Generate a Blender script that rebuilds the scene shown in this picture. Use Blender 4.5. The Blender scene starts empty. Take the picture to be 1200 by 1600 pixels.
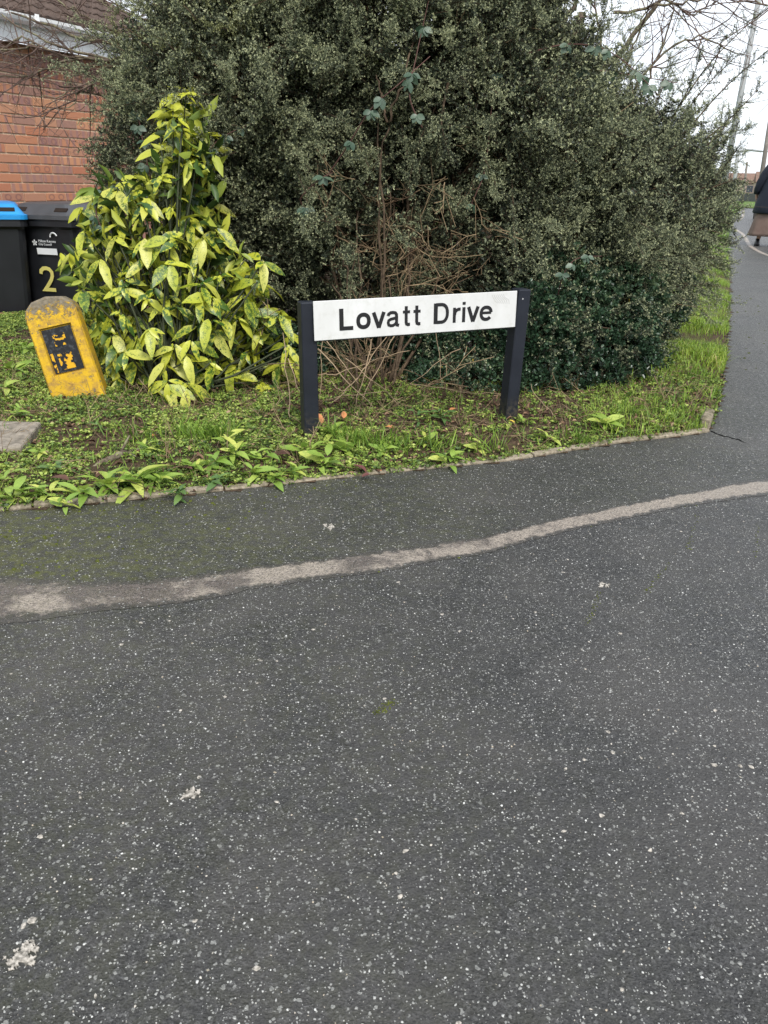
import bpy, math, random
import numpy as np
from mathutils import Vector, Matrix

S = bpy.context.scene
COL = S.collection
rng = np.random.default_rng(11)
random.seed(5)
PI = math.pi

# ------------------------------------------------------------------ camera
TH = math.radians(23.0); RO = .0213; F = 1202.0; EYE = 1.0
_u0 = np.array([0, math.sin(TH), math.cos(TH)]); FW = np.array([0, math.cos(TH), -math.sin(TH)]); _r0 = np.array([1., 0, 0])
CR = math.cos(RO)*_r0 + math.sin(RO)*_u0
CU = -math.sin(RO)*_r0 + math.cos(RO)*_u0
CP = np.array([0, 0, EYE])
cd = bpy.data.cameras.new('camera'); cam = bpy.data.objects.new('camera', cd); COL.objects.link(cam)
M = Matrix.Identity(4)
for i in range(3):
    M[i][0] = CR[i]; M[i][1] = CU[i]; M[i][2] = -FW[i]; M[i][3] = CP[i]
cam.matrix_world = M
cd.sensor_width = 36; cd.lens = F/1600*36; cd.clip_end = 2000; cd.clip_start = .02
S.camera = cam
S.render.resolution_x = 768; S.render.resolution_y = 1024

# ------------------------------------------------------------------ sky, sun, exposure
SUN_EL, SUN_AZ = math.radians(48), math.radians(163)
W = bpy.data.worlds.new('World'); S.world = W; W.use_nodes = True
nt = W.node_tree; nt.nodes.clear()
sky = nt.nodes.new('ShaderNodeTexSky'); sky.sky_type = 'NISHITA'; sky.sun_disc = False
sky.sun_elevation = SUN_EL; sky.sun_rotation = SUN_AZ
b1 = nt.nodes.new('ShaderNodeBackground'); b1.inputs[1].default_value = .1
nt.links.new(sky.outputs[0], b1.inputs[0])
tc = nt.nodes.new('ShaderNodeTexCoord'); mp = nt.nodes.new('ShaderNodeMapping'); mp.inputs['Scale'].default_value = (1, 1, 2.5)
nz = nt.nodes.new('ShaderNodeTexNoise'); nz.inputs['Scale'].default_value = 1.6; nz.inputs['Detail'].default_value = 5
rp = nt.nodes.new('ShaderNodeValToRGB'); rp.color_ramp.elements[0].position = .35; rp.color_ramp.elements[1].position = .7
rp.color_ramp.elements[0].color = (.55, .61, .71, 1); rp.color_ramp.elements[1].color = (.84, .855, .87, 1)
nt.links.new(tc.outputs['Generated'], mp.inputs[0]); nt.links.new(mp.outputs[0], nz.inputs['Vector']); nt.links.new(nz.outputs[0], rp.inputs[0])
b2 = nt.nodes.new('ShaderNodeBackground'); b2.inputs[1].default_value = .84
nt.links.new(rp.outputs[0], b2.inputs[0])
mx = nt.nodes.new('ShaderNodeMixShader'); mx.inputs[0].default_value = .86
nt.links.new(b1.outputs[0], mx.inputs[1]); nt.links.new(b2.outputs[0], mx.inputs[2])
wo = nt.nodes.new('ShaderNodeOutputWorld'); nt.links.new(mx.outputs[0], wo.inputs[0])
sl = bpy.data.lights.new('sun', 'SUN'); sl.energy = 1.5; sl.angle = math.radians(16); sl.color = (1, .95, .88)
so = bpy.data.objects.new('sun', sl); COL.objects.link(so)
# sky sun_rotation is measured from +Y clockwise
sd = Vector((math.sin(SUN_AZ)*math.cos(SUN_EL), math.cos(SUN_AZ)*math.cos(SUN_EL), math.sin(SUN_EL)))
so.rotation_euler = sd.to_track_quat('Z', 'Y').to_euler(); so.location = (0, 0, 12)
S.view_settings.view_transform = 'Standard'; S.view_settings.look = 'None'
S.view_settings.exposure = 1.15; S.view_settings.gamma = 1; S.view_settings.use_curve_mapping = False

# ------------------------------------------------------------------ surveying helpers: sight line -> point in the world
def ray(px, py): return CR*(px-600)/F + CU*(800-py)/F + FW
def gh(Y):
    t = np.clip((Y-4)/12, 0, 1); return .14*t*t*(3-2*t)
def P(px, py, z=None):
    d = ray(px, py); zz = 0 if z is None else z
    for i in range(12):
        p = CP + d*((zz-EYE)/d[2])
        if z is None: zz = float(gh(p[1]))
    return p
def D(px, py, Y):
    d = ray(px, py); return CP + d*(Y/d[1])

# ------------------------------------------------------------------ object helpers
def tag(o, label=None, cat=None, group=None, kind=None):
    if label: o['label'] = label
    if cat: o['category'] = cat
    if group: o['group'] = group
    if kind: o['kind'] = kind
    return o
def empty(name, loc, rz=0):
    o = bpy.data.objects.new(name, None); o.empty_display_size = .1; COL.objects.link(o)
    o.location = Vector([float(a) for a in loc]); o.rotation_euler = (0, 0, rz); return o
def newmesh(name, V, Fc, mat, smooth=False, tint=None):
    me = bpy.data.meshes.new(name)
    if isinstance(Fc, np.ndarray):
        V = np.asarray(V, np.float32); n, k = Fc.shape
        me.vertices.add(len(V)); me.vertices.foreach_set('co', V.ravel())
        me.loops.add(n*k); me.loops.foreach_set('vertex_index', Fc.astype(np.int32).ravel())
        me.polygons.add(n); me.polygons.foreach_set('loop_start', np.arange(0, n*k, k, dtype=np.int32))
        me.update(calc_edges=True)
    else:
        me.from_pydata([tuple(map(float, v)) for v in V], [], [tuple(int(i) for i in f) for f in Fc]); me.update()
    if smooth: me.polygons.foreach_set('use_smooth', np.ones(len(me.polygons), bool))
    if tint is not None:
        a = me.attributes.new('tint', 'FLOAT', 'POINT'); a.data.foreach_set('value', np.asarray(tint, np.float32))
    if mat: me.materials.append(mat)
    return me
def link(name, me, parent=None, M=None):
    o = bpy.data.objects.new(name, me); COL.objects.link(o)
    if parent: o.parent = parent
    if M is not None:
        o.matrix_local = M
    return o
class MB:
    def __init__(s): s.V = []; s.F = []; s.T = []
    def add(s, V, Fc, t=0.5):
        b = len(s.V); s.V += [tuple(map(float, v)) for v in V]; s.F += [tuple(i+b for i in f) for f in Fc]
        s.T += [t]*len(V)
    def box(s, x0, x1, y0, y1, z0, z1, bev=0, M=None):
        c = [(x, y, z) for x in (x0, x1) for y in (y0, y1) for z in (z0, z1)]
        f = [(0, 1, 3, 2), (4, 6, 7, 5), (0, 4, 5, 1), (2, 3, 7, 6), (0, 2, 6, 4), (1, 5, 7, 3)]
        if bev > 0:
            V = []; Fc = []
            cx, cy, cz = (x0+x1)/2, (y0+y1)/2, (z0+z1)/2
            for (x, y, z) in c:
                sx, sy, sz = np.sign([x-cx, y-cy, z-cz])
                V += [(x, y-sy*bev, z-sz*bev), (x-sx*bev, y, z-sz*bev), (x-sx*bev, y-sy*bev, z)]
            ax = [0, 0, 1, 1, 2, 2]
            ax = {0: 0, 1: 0, 2: 1, 3: 1, 4: 2, 5: 2}
            for k, q in enumerate(f): Fc.append(tuple(3*i+ax[k] for i in q))
            for i in range(8): Fc.append((3*i, 3*i+1, 3*i+2))
            ed = [(0, 1), (2, 3), (4, 5), (6, 7), (0, 2), (1, 3), (4, 6), (5, 7), (0, 4), (1, 5), (2, 6), (3, 7)]
            for k, (a, b) in enumerate(ed):
                e = (2, 1, 0)[k//4]; o1, o2 = [i for i in range(3) if i != e]
                Fc.append((3*a+o1, 3*a+o2, 3*b+o2, 3*b+o1))
            c, f = V, Fc
        if M is not None: c = [M @ Vector(v) for v in c]
        s.add(c, f)
    def tube(s, pts, r, n=5, t=.5, cap=True):
        pts = [Vector([float(a) for a in p]) for p in pts]; m = len(pts)
        if not hasattr(r, '__len__'): r = [r]*m
        V = []; Fc = []
        up = Vector((.13, .21, .97))
        for i, p in enumerate(pts):
            d = (pts[min(i+1, m-1)]-pts[max(i-1, 0)]).normalized()
            a = d.cross(up)
            if a.length < .1: a = d.cross(Vector((1, 0, 0)))
            a.normalize(); b = d.cross(a)
            for k in range(n):
                an = 2*PI*k/n; V.append(p+(a*math.cos(an)+b*math.sin(an))*r[i])
        for i in range(m-1):
            for k in range(n): Fc.append((i*n+k, i*n+(k+1) % n, (i+1)*n+(k+1) % n, (i+1)*n+k))
        if cap: Fc += [tuple(range(n))[::-1], tuple((m-1)*n+k for k in range(n))]
        s.add(V, Fc, t)
    def build(s, name, mat, parent=None, smooth=False, M=None):
        return link(name, newmesh(name, s.V, s.F, mat, smooth, s.T), parent, M)

def fixn(o):
    import bmesh
    bm = bmesh.new(); bm.from_mesh(o.data); bmesh.ops.recalc_face_normals(bm, faces=bm.faces); bm.to_mesh(o.data); bm.free(); return o

# ------------------------------------------------------------------ materials
class NT:
    def __init__(s, name, rough=.6, spec=.5):
        s.m = bpy.data.materials.new(name); s.m.use_nodes = True; s.t = s.m.node_tree; s.t.nodes.clear()
        s.o = s.n('OutputMaterial'); s.b = s.n('BsdfPrincipled'); s.l(s.b.outputs[0], s.o.inputs[0])
        s.b.inputs['Roughness'].default_value = rough; s.b.inputs['Specular IOR Level'].default_value = spec
    def n(s, k): return s.t.nodes.new('ShaderNode'+k)
    def l(s, a, b): s.t.links.new(a, b)
    def set(s, inp, v):
        if hasattr(v, 'is_linked') or hasattr(v, 'links'): s.l(v, inp)
        elif isinstance(v, (tuple, list)) and len(v) == 3 and inp.type == 'RGBA': inp.default_value = (*v, 1)
        else: inp.default_value = v
    def coord(s, kind='Object', scale=None):
        c = s.n('TexCoord').outputs[kind]
        if scale is not None:
            m = s.n('Mapping'); m.inputs['Scale'].default_value = scale; s.l(c, m.inputs[0]); c = m.outputs[0]
        return c
    def pos(s): return s.n('NewGeometry').outputs['Position']
    def noise(s, sc, det=4, v=None, rough=.55, dist=0):
        x = s.n('TexNoise'); x.inputs['Scale'].default_value = sc; x.inputs['Detail'].default_value = det; x.inputs['Roughness'].default_value = rough
        x.inputs['Distortion'].default_value = dist
        if v is not None: s.l(v, x.inputs['Vector'])
        return x.outputs['Fac']
    def vor(s, sc, v=None, feat='F1', rnd=1):
        x = s.n('TexVoronoi'); x.inputs['Scale'].default_value = sc; x.feature = feat; x.inputs['Randomness'].default_value = rnd
        if v is not None: s.l(v, x.inputs['Vector'])
        return x
    def ramp(s, f, stops, interp='LINEAR'):
        x = s.n('ValToRGB'); e = x.color_ramp.elements; x.color_ramp.interpolation = interp
        while len(e) < len(stops): e.new(.5)
        for i, (p, c) in enumerate(stops):
            e[i].position = p; e[i].color = (*c, 1) if hasattr(c, '__len__') else (c, c, c, 1)
        s.l(f, x.inputs[0]); return x.outputs[0]
    def mix(s, f, a, b, mode='MIX'):
        x = s.n('Mix'); x.data_type = 'RGBA'; x.blend_type = mode
        s.set(x.inputs[0], f); s.set(x.inputs[6], a); s.set(x.inputs[7], b); return x.outputs[2]
    def math(s, op, a, b=0., c=None):
        x = s.n('Math'); x.operation = op; s.set(x.inputs[0], a); s.set(x.inputs[1], b)
        if c is not None: s.set(x.inputs[2], c)
        return x.outputs[0]
    def bump(s, h, st=.3, d=.01):
        x = s.n('Bump'); x.inputs['Strength'].default_value = st; x.inputs['Distance'].default_value = d
        s.l(h, x.inputs['Height']); s.l(x.outputs[0], s.b.inputs['Normal']); return x
    def col(s, c): s.set(s.b.inputs['Base Color'], c); return s
    def attr(s, n='tint'):
        x = s.n('Attribute'); x.attribute_name = n; y = s.n('Attribute'); y.attribute_type = 'INSTANCER'; y.attribute_name = 'itint'
        return s.math('ADD', x.outputs['Fac'], y.outputs['Fac'])
    def rnd(s): return s.n('ObjectInfo').outputs['Random']
    def translucent(s, c, f=.25):
        t = s.n('BsdfTranslucent'); s.set(t.inputs[0], c); m = s.n('MixShader'); m.inputs[0].default_value = f
        s.l(s.b.outputs[0], m.inputs[1]); s.l(t.outputs[0], m.inputs[2]); s.l(m.outputs[0], s.o.inputs[0])

def leafmat(name, stops, rough=.5, tr=.2, spec=.4):
    n = NT(name, rough, spec); c = n.ramp(n.attr(), stops)
    n.col(c)
    if tr: n.translucent(c, tr)
    return n.m
def plain(name, c, rough=.6, spec=.5, var=.25, sc=8, bump=0, bsc=60):
    n = NT(name, rough, spec); v = n.coord()
    f = n.noise(sc, 5, v)
    lo = tuple(a*(1-var) for a in c); hi = tuple(min(1, a*(1+var)) for a in c)
    n.col(n.ramp(f, [(.3, lo), (.7, hi)]))
    if bump: n.bump(n.noise(bsc, 4, v), bump, .004)
    return n.m

def asphalt(name, base, chipamt, mossamt, tan=False):
    n = NT(name, .62, .35); v = n.pos()
    big = n.noise(1.1, 4, v); med = n.noise(9, 5, v); fine = n.noise(260, 3, v, .7)
    c = n.ramp(fine, [(.38, tuple(a*.35 for a in base)), (.5, base), (.64, tuple(a*1.9 for a in base))])
    vs = n.vor(150, v); sc_ = n.n('SeparateColor'); n.l(vs.outputs['Color'], sc_.inputs[0])
    c = n.mix(1.0, c, n.ramp(sc_.outputs[0], [(0, .55), (.5, .9), (.85, 1.3), (1, 2.1)]), 'MULTIPLY')
    c = n.mix(n.ramp(big, [(.35, 0), (.65, 1)]), c, n.mix(.6, c, tuple(a*.7 for a in base)))
    c = n.mix(n.ramp(med, [(.35, 0), (.75, .5)]), c, tuple(a*1.35 for a in base))
    wear = n.noise(2.3, 5, v, .6, .6); c = n.mix(n.ramp(wear, [(.42, .0), (.64, .45)]), c, (.092, .086, .080))
    hs = []
    wv = n.n('VectorMath'); wv.operation = 'ADD'; w2 = n.n('TexNoise'); w2.inputs['Scale'].default_value = 160
    n.l(v, w2.inputs['Vector']); w3 = n.n('VectorMath'); w3.operation = 'SCALE'; w3.inputs['Scale'].default_value = .006
    n.l(w2.outputs['Color'], w3.inputs[0]); n.l(v, wv.inputs[0]); n.l(w3.outputs[0], wv.inputs[1]); v2 = wv.outputs[0]
    for sc, thr, rad in ((75, .70, .30), (120, .60, .34), (210, .5, .36)):
        vo = n.vor(sc, v2); sep = n.n('SeparateColor'); n.l(vo.outputs['Color'], sep.inputs[0])
        on = n.math('GREATER_THAN', sep.outputs[0], 1-(1-thr)*chipamt)
        r = n.math('MULTIPLY', sep.outputs[1], rad)
        k = n.math('MULTIPLY', n.math('LESS_THAN', vo.outputs['Distance'], r), on)
        cc = n.ramp(sep.outputs[2], [(0, (.16, .16, .15)), (.5, (.27, .27, .255)), (.85, (.47, .47, .44)), (1, (.36, .31, .23))])
        c = n.mix(k, c, cc); hs.append(n.math('MULTIPLY', k, .4))
        hs.append(n.math('MULTIPLY', n.math('SUBTRACT', .6, vo.outputs['Distance']), .35))
    if tan:
        t = n.noise(5, 6, v, .72, .4); t2 = n.noise(170, 4, v, .75)
        sx = n.n('SeparateXYZ'); n.l(v, sx.inputs[0]); side = n.ramp(n.math('MULTIPLY', n.math('ADD', sx.outputs[0], 1.), .4), [(.1, 0), (.75, .16)])
        m = n.math('MULTIPLY', n.ramp(n.math('ADD', t, side), [(.50, .0), (.60, 1)]), n.ramp(t2, [(.38, .1), (.55, 1)]))
        g = n.ramp(n.noise(330, 2, v, .8), [(.42, 0), (.6, .8)])
        body_ = n.mix(m, n.mix(g, c, (.20, .165, .145)), (.37, .32, .265))
        ed_ = n.ramp(n.math('ADD', n.attr(), n.math('MULTIPLY', n.math('SUBTRACT', n.noise(30, 5, v, .75), .5), 1.3)), [(.22, 0), (.42, 1)])
        c = n.mix(ed_, n.mix(.25, c, (.05, .052, .045)), body_)
    if mossamt:
        # moss grows along the damp joints: world position, thick in patches
        p1 = n.noise(1.3, 3, v); p2 = n.noise(28, 5, v, .7)
        m = n.math('MULTIPLY', n.ramp(p1, [(.30, .15), (.60, 1)]), n.ramp(p2, [(.44, .12), (.60, .9)]))
        sx = n.n('SeparateXYZ'); n.l(v, sx.inputs[0])
        band = n.math('MULTIPLY', n.ramp(n.math('MULTIPLY', n.math('ADD', sx.outputs[0], 2.5), .25), [(.2, 1), (.75, .12)]), mossamt)
        c = n.mix(n.math('MULTIPLY', m, band), c, (.10, .108, .022))
    h = hs[0]
    for q in hs[1:]: h = n.math('ADD', h, q)
    h = n.math('ADD', h, fine)
    n.bump(h, .95, .0045); n.col(c)
    n.set(n.b.inputs['Roughness'], n.ramp(n.noise(70, 3, v), [(.3, .36), (.7, .62)]))
    return n.m

m_road = asphalt('road_asphalt', (.0475, .047, .0465), 1.05, .4)
m_foot = asphalt('footway_asphalt', (.046, .046, .043), .9, 1.0)
m_strip = asphalt('worn_joint', (.062, .055, .050), .9, .25, True)
m_soil = NT('soil', .95, .2); _v = m_soil.pos()
m_soil.col(m_soil.mix(m_soil.ramp(m_soil.noise(60, 5, _v, .7), [(.4, 0), (.62, 1)]), m_soil.ramp(m_soil.noise(6, 5, _v), [(.3, (.028, .018, .012)), (.7, (.07, .05, .03))]), (.12, .08, .05)))
m_soil.bump(m_soil.noise(50, 6, _v, .7), .9, .02); m_soil = m_soil.m
m_field = NT('far_grass', .9, .2); _v = m_field.pos()
m_field.col(m_field.ramp(m_field.noise(3, 6, _v), [(.3, (.06, .11, .02)), (.7, (.13, .2, .035))])); m_field = m_field.m
m_conc = NT('kerb_concrete', .9, .25); _v = m_conc.pos()
m_conc.col(m_conc.mix(m_conc.ramp(m_conc.noise(14, 5, _v, .7), [(.48, 0), (.64, 1)]), m_conc.ramp(m_conc.noise(90, 5, _v), [(.3, (.17, .14, .1)), (.7, (.36, .31, .23))]), (.09, .08, .045)))
m_conc.bump(m_conc.noise(120, 4, _v), .5, .004); m_conc = m_conc.m
m_slab = plain('slab_stone', (.24, .21, .17), .9, .2, .5, 30, .6, 90)
m_chip = NT('chip', .6, .4); m_chip.col(m_chip.ramp(m_chip.attr(), [(0, (.2, .2, .19)), (.5, (.32, .32, .30)), (.9, (.60, .60, .57)), (1, (.40, .33, .24))])); m_chip = m_chip.m
m_splat = NT('dried_splat', .8, .3); _v = m_splat.pos(); m_splat.col(m_splat.ramp(m_splat.noise(160, 3, _v), [(.35, (.13, .12, .10)), (.62, (.50, .46, .40))])); m_splat = m_splat.m
m_mossb = plain('moss', (.085, .098, .022), .95, .1, .5, 60, .8, 200)
m_crack = plain('crack_dark', (.008, .008, .008), .95, .1)

# ------------------------------------------------------------------ verge outline (world)
front = [(-700, 900), (-300, 838), (0, 800), (200, 783), (350, 768), (550, 746), (800, 721), (960, 694), (1060, 683), (1108, 676)]
right = [(1122, 640), (1135, 560), (1141, 480), (1139, 420), (1136, 380), (1140, 350), (1146, 335)]
FRONT = [P(*a)[:2] for a in front]; RIGHT = [P(*a)[:2] for a in right]
POLY = FRONT + RIGHT + [np.array([30, 70]), np.array([-14, 70]), np.array([-14, FRONT[0][1]])]
POLY = np.array(POLY)
def inside(X, Y, poly=POLY):
    r = np.zeros(np.shape(X), bool); n = len(poly)
    for i in range(n):
        x1, y1 = poly[i]; x2, y2 = poly[(i+1) % n]
        c = ((y1 > Y) != (y2 > Y)) & (X < (x2-x1)*(Y-y1)/((y2-y1) if y2 != y1 else 1e-9)+x1)
        r ^= c
    return r
def edge_dist(X, Y):
    pts = np.array(FRONT+RIGHT); d = np.full(np.shape(X), 9.)
    for a, b in zip(pts[:-1], pts[1:]):
        ab = b-a; t = np.clip(((X-a[0])*ab[0]+(Y-a[1])*ab[1])/(ab@ab), 0, 1)
        d = np.minimum(d, np.hypot(X-a[0]-t*ab[0], Y-a[1]-t*ab[1]))
    return d
# drive where the bins stand is lower than the verge
EA = P(-40, 497, .03)[:2]; EB = EA + np.array([1.9, .95])
EDIR = (EB-EA)/np.linalg.norm(EB-EA)
def in_drive(X, Y):
    rx, ry = X-EA[0], Y-EA[1]; cr = EDIR[0]*ry-EDIR[1]*rx
    return (cr > .03) & (X < -1.2) & (Y < 30)
def vnoise(X, Y, f, seed=0):
    r = np.random.default_rng(seed); s = 0
    for k in range(7):
        a = r.uniform(0, 2*PI); q = f*r.uniform(.6, 1.7)
        s = s+np.sin((X*math.cos(a)+Y*math.sin(a))*q+r.uniform(0, 6.28)+1.3*np.sin((Y*math.cos(a)-X*math.sin(a))*q*.7+k))
    return s/4
def soilz(X, Y):
    e = edge_dist(X, Y)
    return gh(Y)+.004+.03*np.clip(e/.25, 0, 1)+(.006*vnoise(X, Y, 9, 1)+.006*vnoise(X, Y, 25, 2))*np.clip(e/.1, 0, 1)

def grid(xs, ys, zf, mask=None):
    X, Y = np.meshgrid(xs, ys); Z = zf(X, Y); V = np.stack([X, Y, Z], -1).reshape(-1, 3)
    nx = len(xs); i, j = np.meshgrid(np.arange(nx-1), np.arange(len(ys)-1)); a = (j*nx+i).ravel()
    Fc = np.stack([a, a+1, a+nx+1, a+nx], 1)
    if mask is not None:
        c = V[Fc].mean(1); Fc = Fc[mask(c[:, 0], c[:, 1])]
        u, inv = np.unique(Fc, return_inverse=True); V = V[u]; Fc = inv.reshape(-1, 4)
    return V, Fc

# ------------------------------------------------------------------ ground, road, footway, joint strip
xs = np.concatenate([np.linspace(-400, -8, 20), np.linspace(-7.5, 3, 60), np.linspace(4, 400, 40)])
ys = np.concatenate([np.linspace(-60, -2, 6), np.linspace(-1, 20, 90), np.linspace(22, 900, 30)])
V, Fc = grid(xs, ys, lambda X, Y: np.where(in_drive(X, Y), -.275, gh(Y)-.02))
m_drive = asphalt('drive_asphalt', (.06, .058, .055), .5, 0)
tag(link('ground', newmesh('ground', V, Fc, m_field)), kind='structure')
V, Fc = grid(np.linspace(-9, -.9, 60), np.linspace(4.5, 22, 90), lambda X, Y: X*0-.268, in_drive)
tag(link('driveway', newmesh('driveway', V, Fc, m_drive)), kind='structure')
ROADR = np.array([[-16, -4], [40, -4], [40, 8], [14.5, 16], [30, 44], [60, 80], [34, 80], [13.2, 36.], [5.2, 15], [1.1, 4.0], [-16, 4.0]])
def roadmask(X, Y): return inside(X, Y, ROADR) & ~in_drive(X, Y) & ~(inside(X, Y) & (edge_dist(X, Y) > .6))
V, Fc = grid(np.concatenate([np.linspace(-16, -3, 14), np.linspace(-2.8, 8, 100), np.linspace(8.4, 60, 120)]), np.concatenate([np.linspace(-4, 6, 40), np.linspace(6.2, 80, 200)]), lambda X, Y: gh(Y), roadmask)
tag(link('road', newmesh('road', V, Fc, m_road)), kind='structure')

strip = [(-900, 985, 1110), (-500, 950, 1050), (-200, 925, 1005), (0, 906, 977), (67, 908, 969), (133, 912, 960), (200, 911, 951), (267, 905, 944), (333, 897, 935), (400, 888, 920), (500, 876, 906),
         (600, 862, 893), (700, 848, 874), (750, 842, 866), (800, 829, 853), (900, 806, 828), (1000, 785, 806), (1100, 767, 787), (1200, 749, 774)]
UP = [P(x, a)[:2] for x, a, b in strip]; LO = [P(x, b)[:2] for x, a, b in strip]
far = [(2.3, 2.92, .13), (3.6, 3.75, .13), (4.9, 5.3, .13), (5.6, 7.3, .12), (5.72, 9.4, .12), (5.80, 12.0, .12), (6.35, 14.3, .11), (8.0, 18.6, .11), (10.15, 24.6, .12), (13.2, 31, .12), (20, 47, .12)]
cp = np.array([(a, b) for a, b, _ in far]); 
for i, (x, y, w) in enumerate(far):
    t = cp[min(i+1, len(cp)-1)]-cp[max(i-1, 0)]; t = t/np.linalg.norm(t); nn = np.array([-t[1], t[0]])
    UP.append(np.array([x, y])+nn*w/2); LO.append(np.array([x, y])-nn*w/2)
def resample(pl, n):
    pl = np.array(pl); k = len(pl); idx = np.arange(k)
    t = np.linspace(0, k-1, n)
    # Catmull-Rom through the surveyed points
    out = []
    for q in t:
        i = min(int(q), k-2); f = q-i
        p0, p1, p2, p3 = pl[max(i-1, 0)], pl[i], pl[i+1], pl[min(i+2, k-1)]
        out.append(.5*((2*p1)+(-p0+p2)*f+(2*p0-5*p1+4*p2-p3)*f*f+(-p0+3*p1-3*p2+p3)*f**3))
    return np.array(out)
U2 = resample(UP, 380); L2 = resample(LO, 380)
jit = .0045*vnoise(U2[:, 0], U2[:, 1], 24, 5)+.004*vnoise(U2[:, 0], U2[:, 1], 90, 15); tt = np.gradient(U2, axis=0); tt /= np.linalg.norm(tt, axis=1)[:, None]; nn = np.stack([-tt[:, 1], tt[:, 0]], 1)
U2 = U2+nn*jit[:, None]; L2 = L2+nn*(.005*vnoise(L2[:, 0], L2[:, 1], 21, 6)+.004*vnoise(L2[:, 0], L2[:, 1], 80, 16))[:, None]
V = []; TT = []
for q in range(9):
    f = q/8; p = U2*(1-f)+L2*f; e = min(f, 1-f)*2; V.append(np.column_stack([p, gh(p[:, 1])+.0048-.0036*f+.0012*min(1, e*3)])); TT.append(np.full(len(p), e))
V = np.vstack(V); TT = np.concatenate(TT)
n = len(U2); a = np.arange(n-1)
Fc = np.concatenate([np.stack([a+(q+1)*n, a+(q+1)*n+1, a+q*n+1, a+q*n], 1) for q in range(8)])
tag(link('kerb_joint', newmesh('kerb_joint', V, Fc, m_strip, False, TT)), kind='structure')
# footway between verge and joint strip: one ruled sheet 4 mm above the road
VE = np.array(FRONT+RIGHT)
def byarc(pl, n):
    pl = np.array(pl); d = np.r_[0, np.cumsum(np.linalg.norm(np.diff(pl, axis=0), axis=1))]
    t = np.linspace(0, d[-1], n); return np.column_stack([np.interp(t, d, pl[:, 0]), np.interp(t, d, pl[:, 1])])
cor = np.argmin(np.linalg.norm(VE-FRONT[-1], axis=1))
k1 = np.argmin(np.linalg.norm(U2-np.array([3.4, 3.7]), axis=1))
A1, B1 = byarc(VE[:cor+1], 120), byarc(U2[:k1+1], 120); A2, B2 = byarc(VE[cor:], 200), byarc(U2[k1:], 200)
A = np.vstack([A1, A2[1:]]); B = np.vstack([B1, B2[1:]]); R_ = 14
V = []; 
for q in range(R_+1):
    f = q/R_; p = A*(1-f)+B*f; V.append(np.column_stack([p, gh(p[:, 1])+.004]))
V = np.vstack(V); n = len(A); i, j = np.meshgrid(np.arange(n-1), np.arange(R_)); a = (j*n+i).ravel()
Fc = np.stack([a+n, a+n+1, a+1, a], 1)
tag(link('footway', newmesh('footway', V, Fc, m_foot)), kind='structure')

# soil of the verge
def soilmask(X, Y): return inside(X, Y) & ~in_drive(X, Y)
V, Fc = grid(np.arange(-6, 5.5, .05), np.concatenate([np.arange(1.5, 7, .05), np.arange(7.1, 13, .15)]), soilz, soilmask)
tag(link('soil_bed', newmesh('soil_bed', V, Fc, m_soil, True)), kind='structure')
V, Fc = grid(np.concatenate([np.linspace(-12, 3, 8), np.linspace(3.2, 30, 150)]), np.linspace(12.9, 70, 200), lambda X, Y: gh(Y)+.012, soilmask)
tag(link('grass_verge', newmesh('grass_verge', V, Fc, m_field)), kind='structure')

# ------------------------------------------------------------------ concrete edging along the verge
edg = empty('verge_edging', (*FRONT[4], 0)); tag(edg, 'thin weathered concrete edging between the planted verge and the asphalt footway', 'edging')
fl = byarc(FRONT[1:], 400); d = np.r_[0, np.cumsum(np.linalg.norm(np.diff(fl, axis=0), axis=1))]
s0 = 0; L = .62; inv = Matrix.Translation(-edg.location)
while s0 < d[-1]-.05:
    s1 = min(s0+L, d[-1]); t = np.linspace(s0+.004, s1-.004, 6)
    px_ = np.interp(t, d, fl[:, 0]); py_ = np.interp(t, d, fl[:, 1]); hh = .012+random.uniform(-.004, .007)
    V = []; Fc = []
    for k in range(6):
        dx, dy = (px_[min(k+1, 5)]-px_[max(k-1, 0)]), (py_[min(k+1, 5)]-py_[max(k-1, 0)]); q = math.hypot(dx, dy); nx, ny = -dy/q, dx/q
        w = .03
        for off, z in ((-.004, -.03), (-.004, hh-.005), (.001, hh), (w-.005, hh+.002), (w, hh-.004), (w, -.03)):
            V.append((px_[k]+nx*off-edg.location[0], py_[k]+ny*off-edg.location[1], z+random.uniform(-.001, .001)))
    for k in range(5):
        for c in range(5): Fc.append((k*6+c, (k+1)*6+c, (k+1)*6+c+1, k*6+c+1))
    Fc += [(0, 1, 2, 3, 4, 5), (35, 34, 33, 32, 31, 30)]
    fixn(link('edging_stone', newmesh('edging_stone', V, Fc, m_conc), edg)); s0 = s1
mb = MB(); 
c0 = P(1098, 672); c1 = P(1112, 640)
ang = math.atan2(c1[1]-c0[1], c1[0]-c0[0])
mb.box(0, .16, -.02, .025, -.05, .035, .008)
o = mb.build('kerb_stone', m_conc); o.location = (c0[0]+.012, c0[1]+.01, .018); o.rotation_euler = (0, -.06, ang)
tag(fixn(o), 'short broken kerb stone at the corner where the grass meets the footway', 'kerb stone')
# slab at the left
sl_ = P(-60, 700); mb = MB(); V = [P(-90, 678), P(68, 682), P(38, 722), P(-140, 738)]
c = sum(V)/4; top = [(v[0]-c[0], v[1]-c[1], .065) for v in V]; bot = [(v[0]-c[0], v[1]-c[1], -.02) for v in V]
mb.add(top+bot, [(0, 1, 2, 3), (7, 6, 5, 4), (0, 4, 5, 1), (1, 5, 6, 2), (2, 6, 7, 3), (3, 7, 4, 0)])
o = mb.build('paving_slab', m_slab); o.location = (c[0], c[1], 0)
md = o.modifiers.new('b', 'BEVEL'); md.width = .008; md.segments = 2
tag(fixn(o), 'weathered grey stone slab lying in the weeds at the left edge', 'slab')

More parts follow.
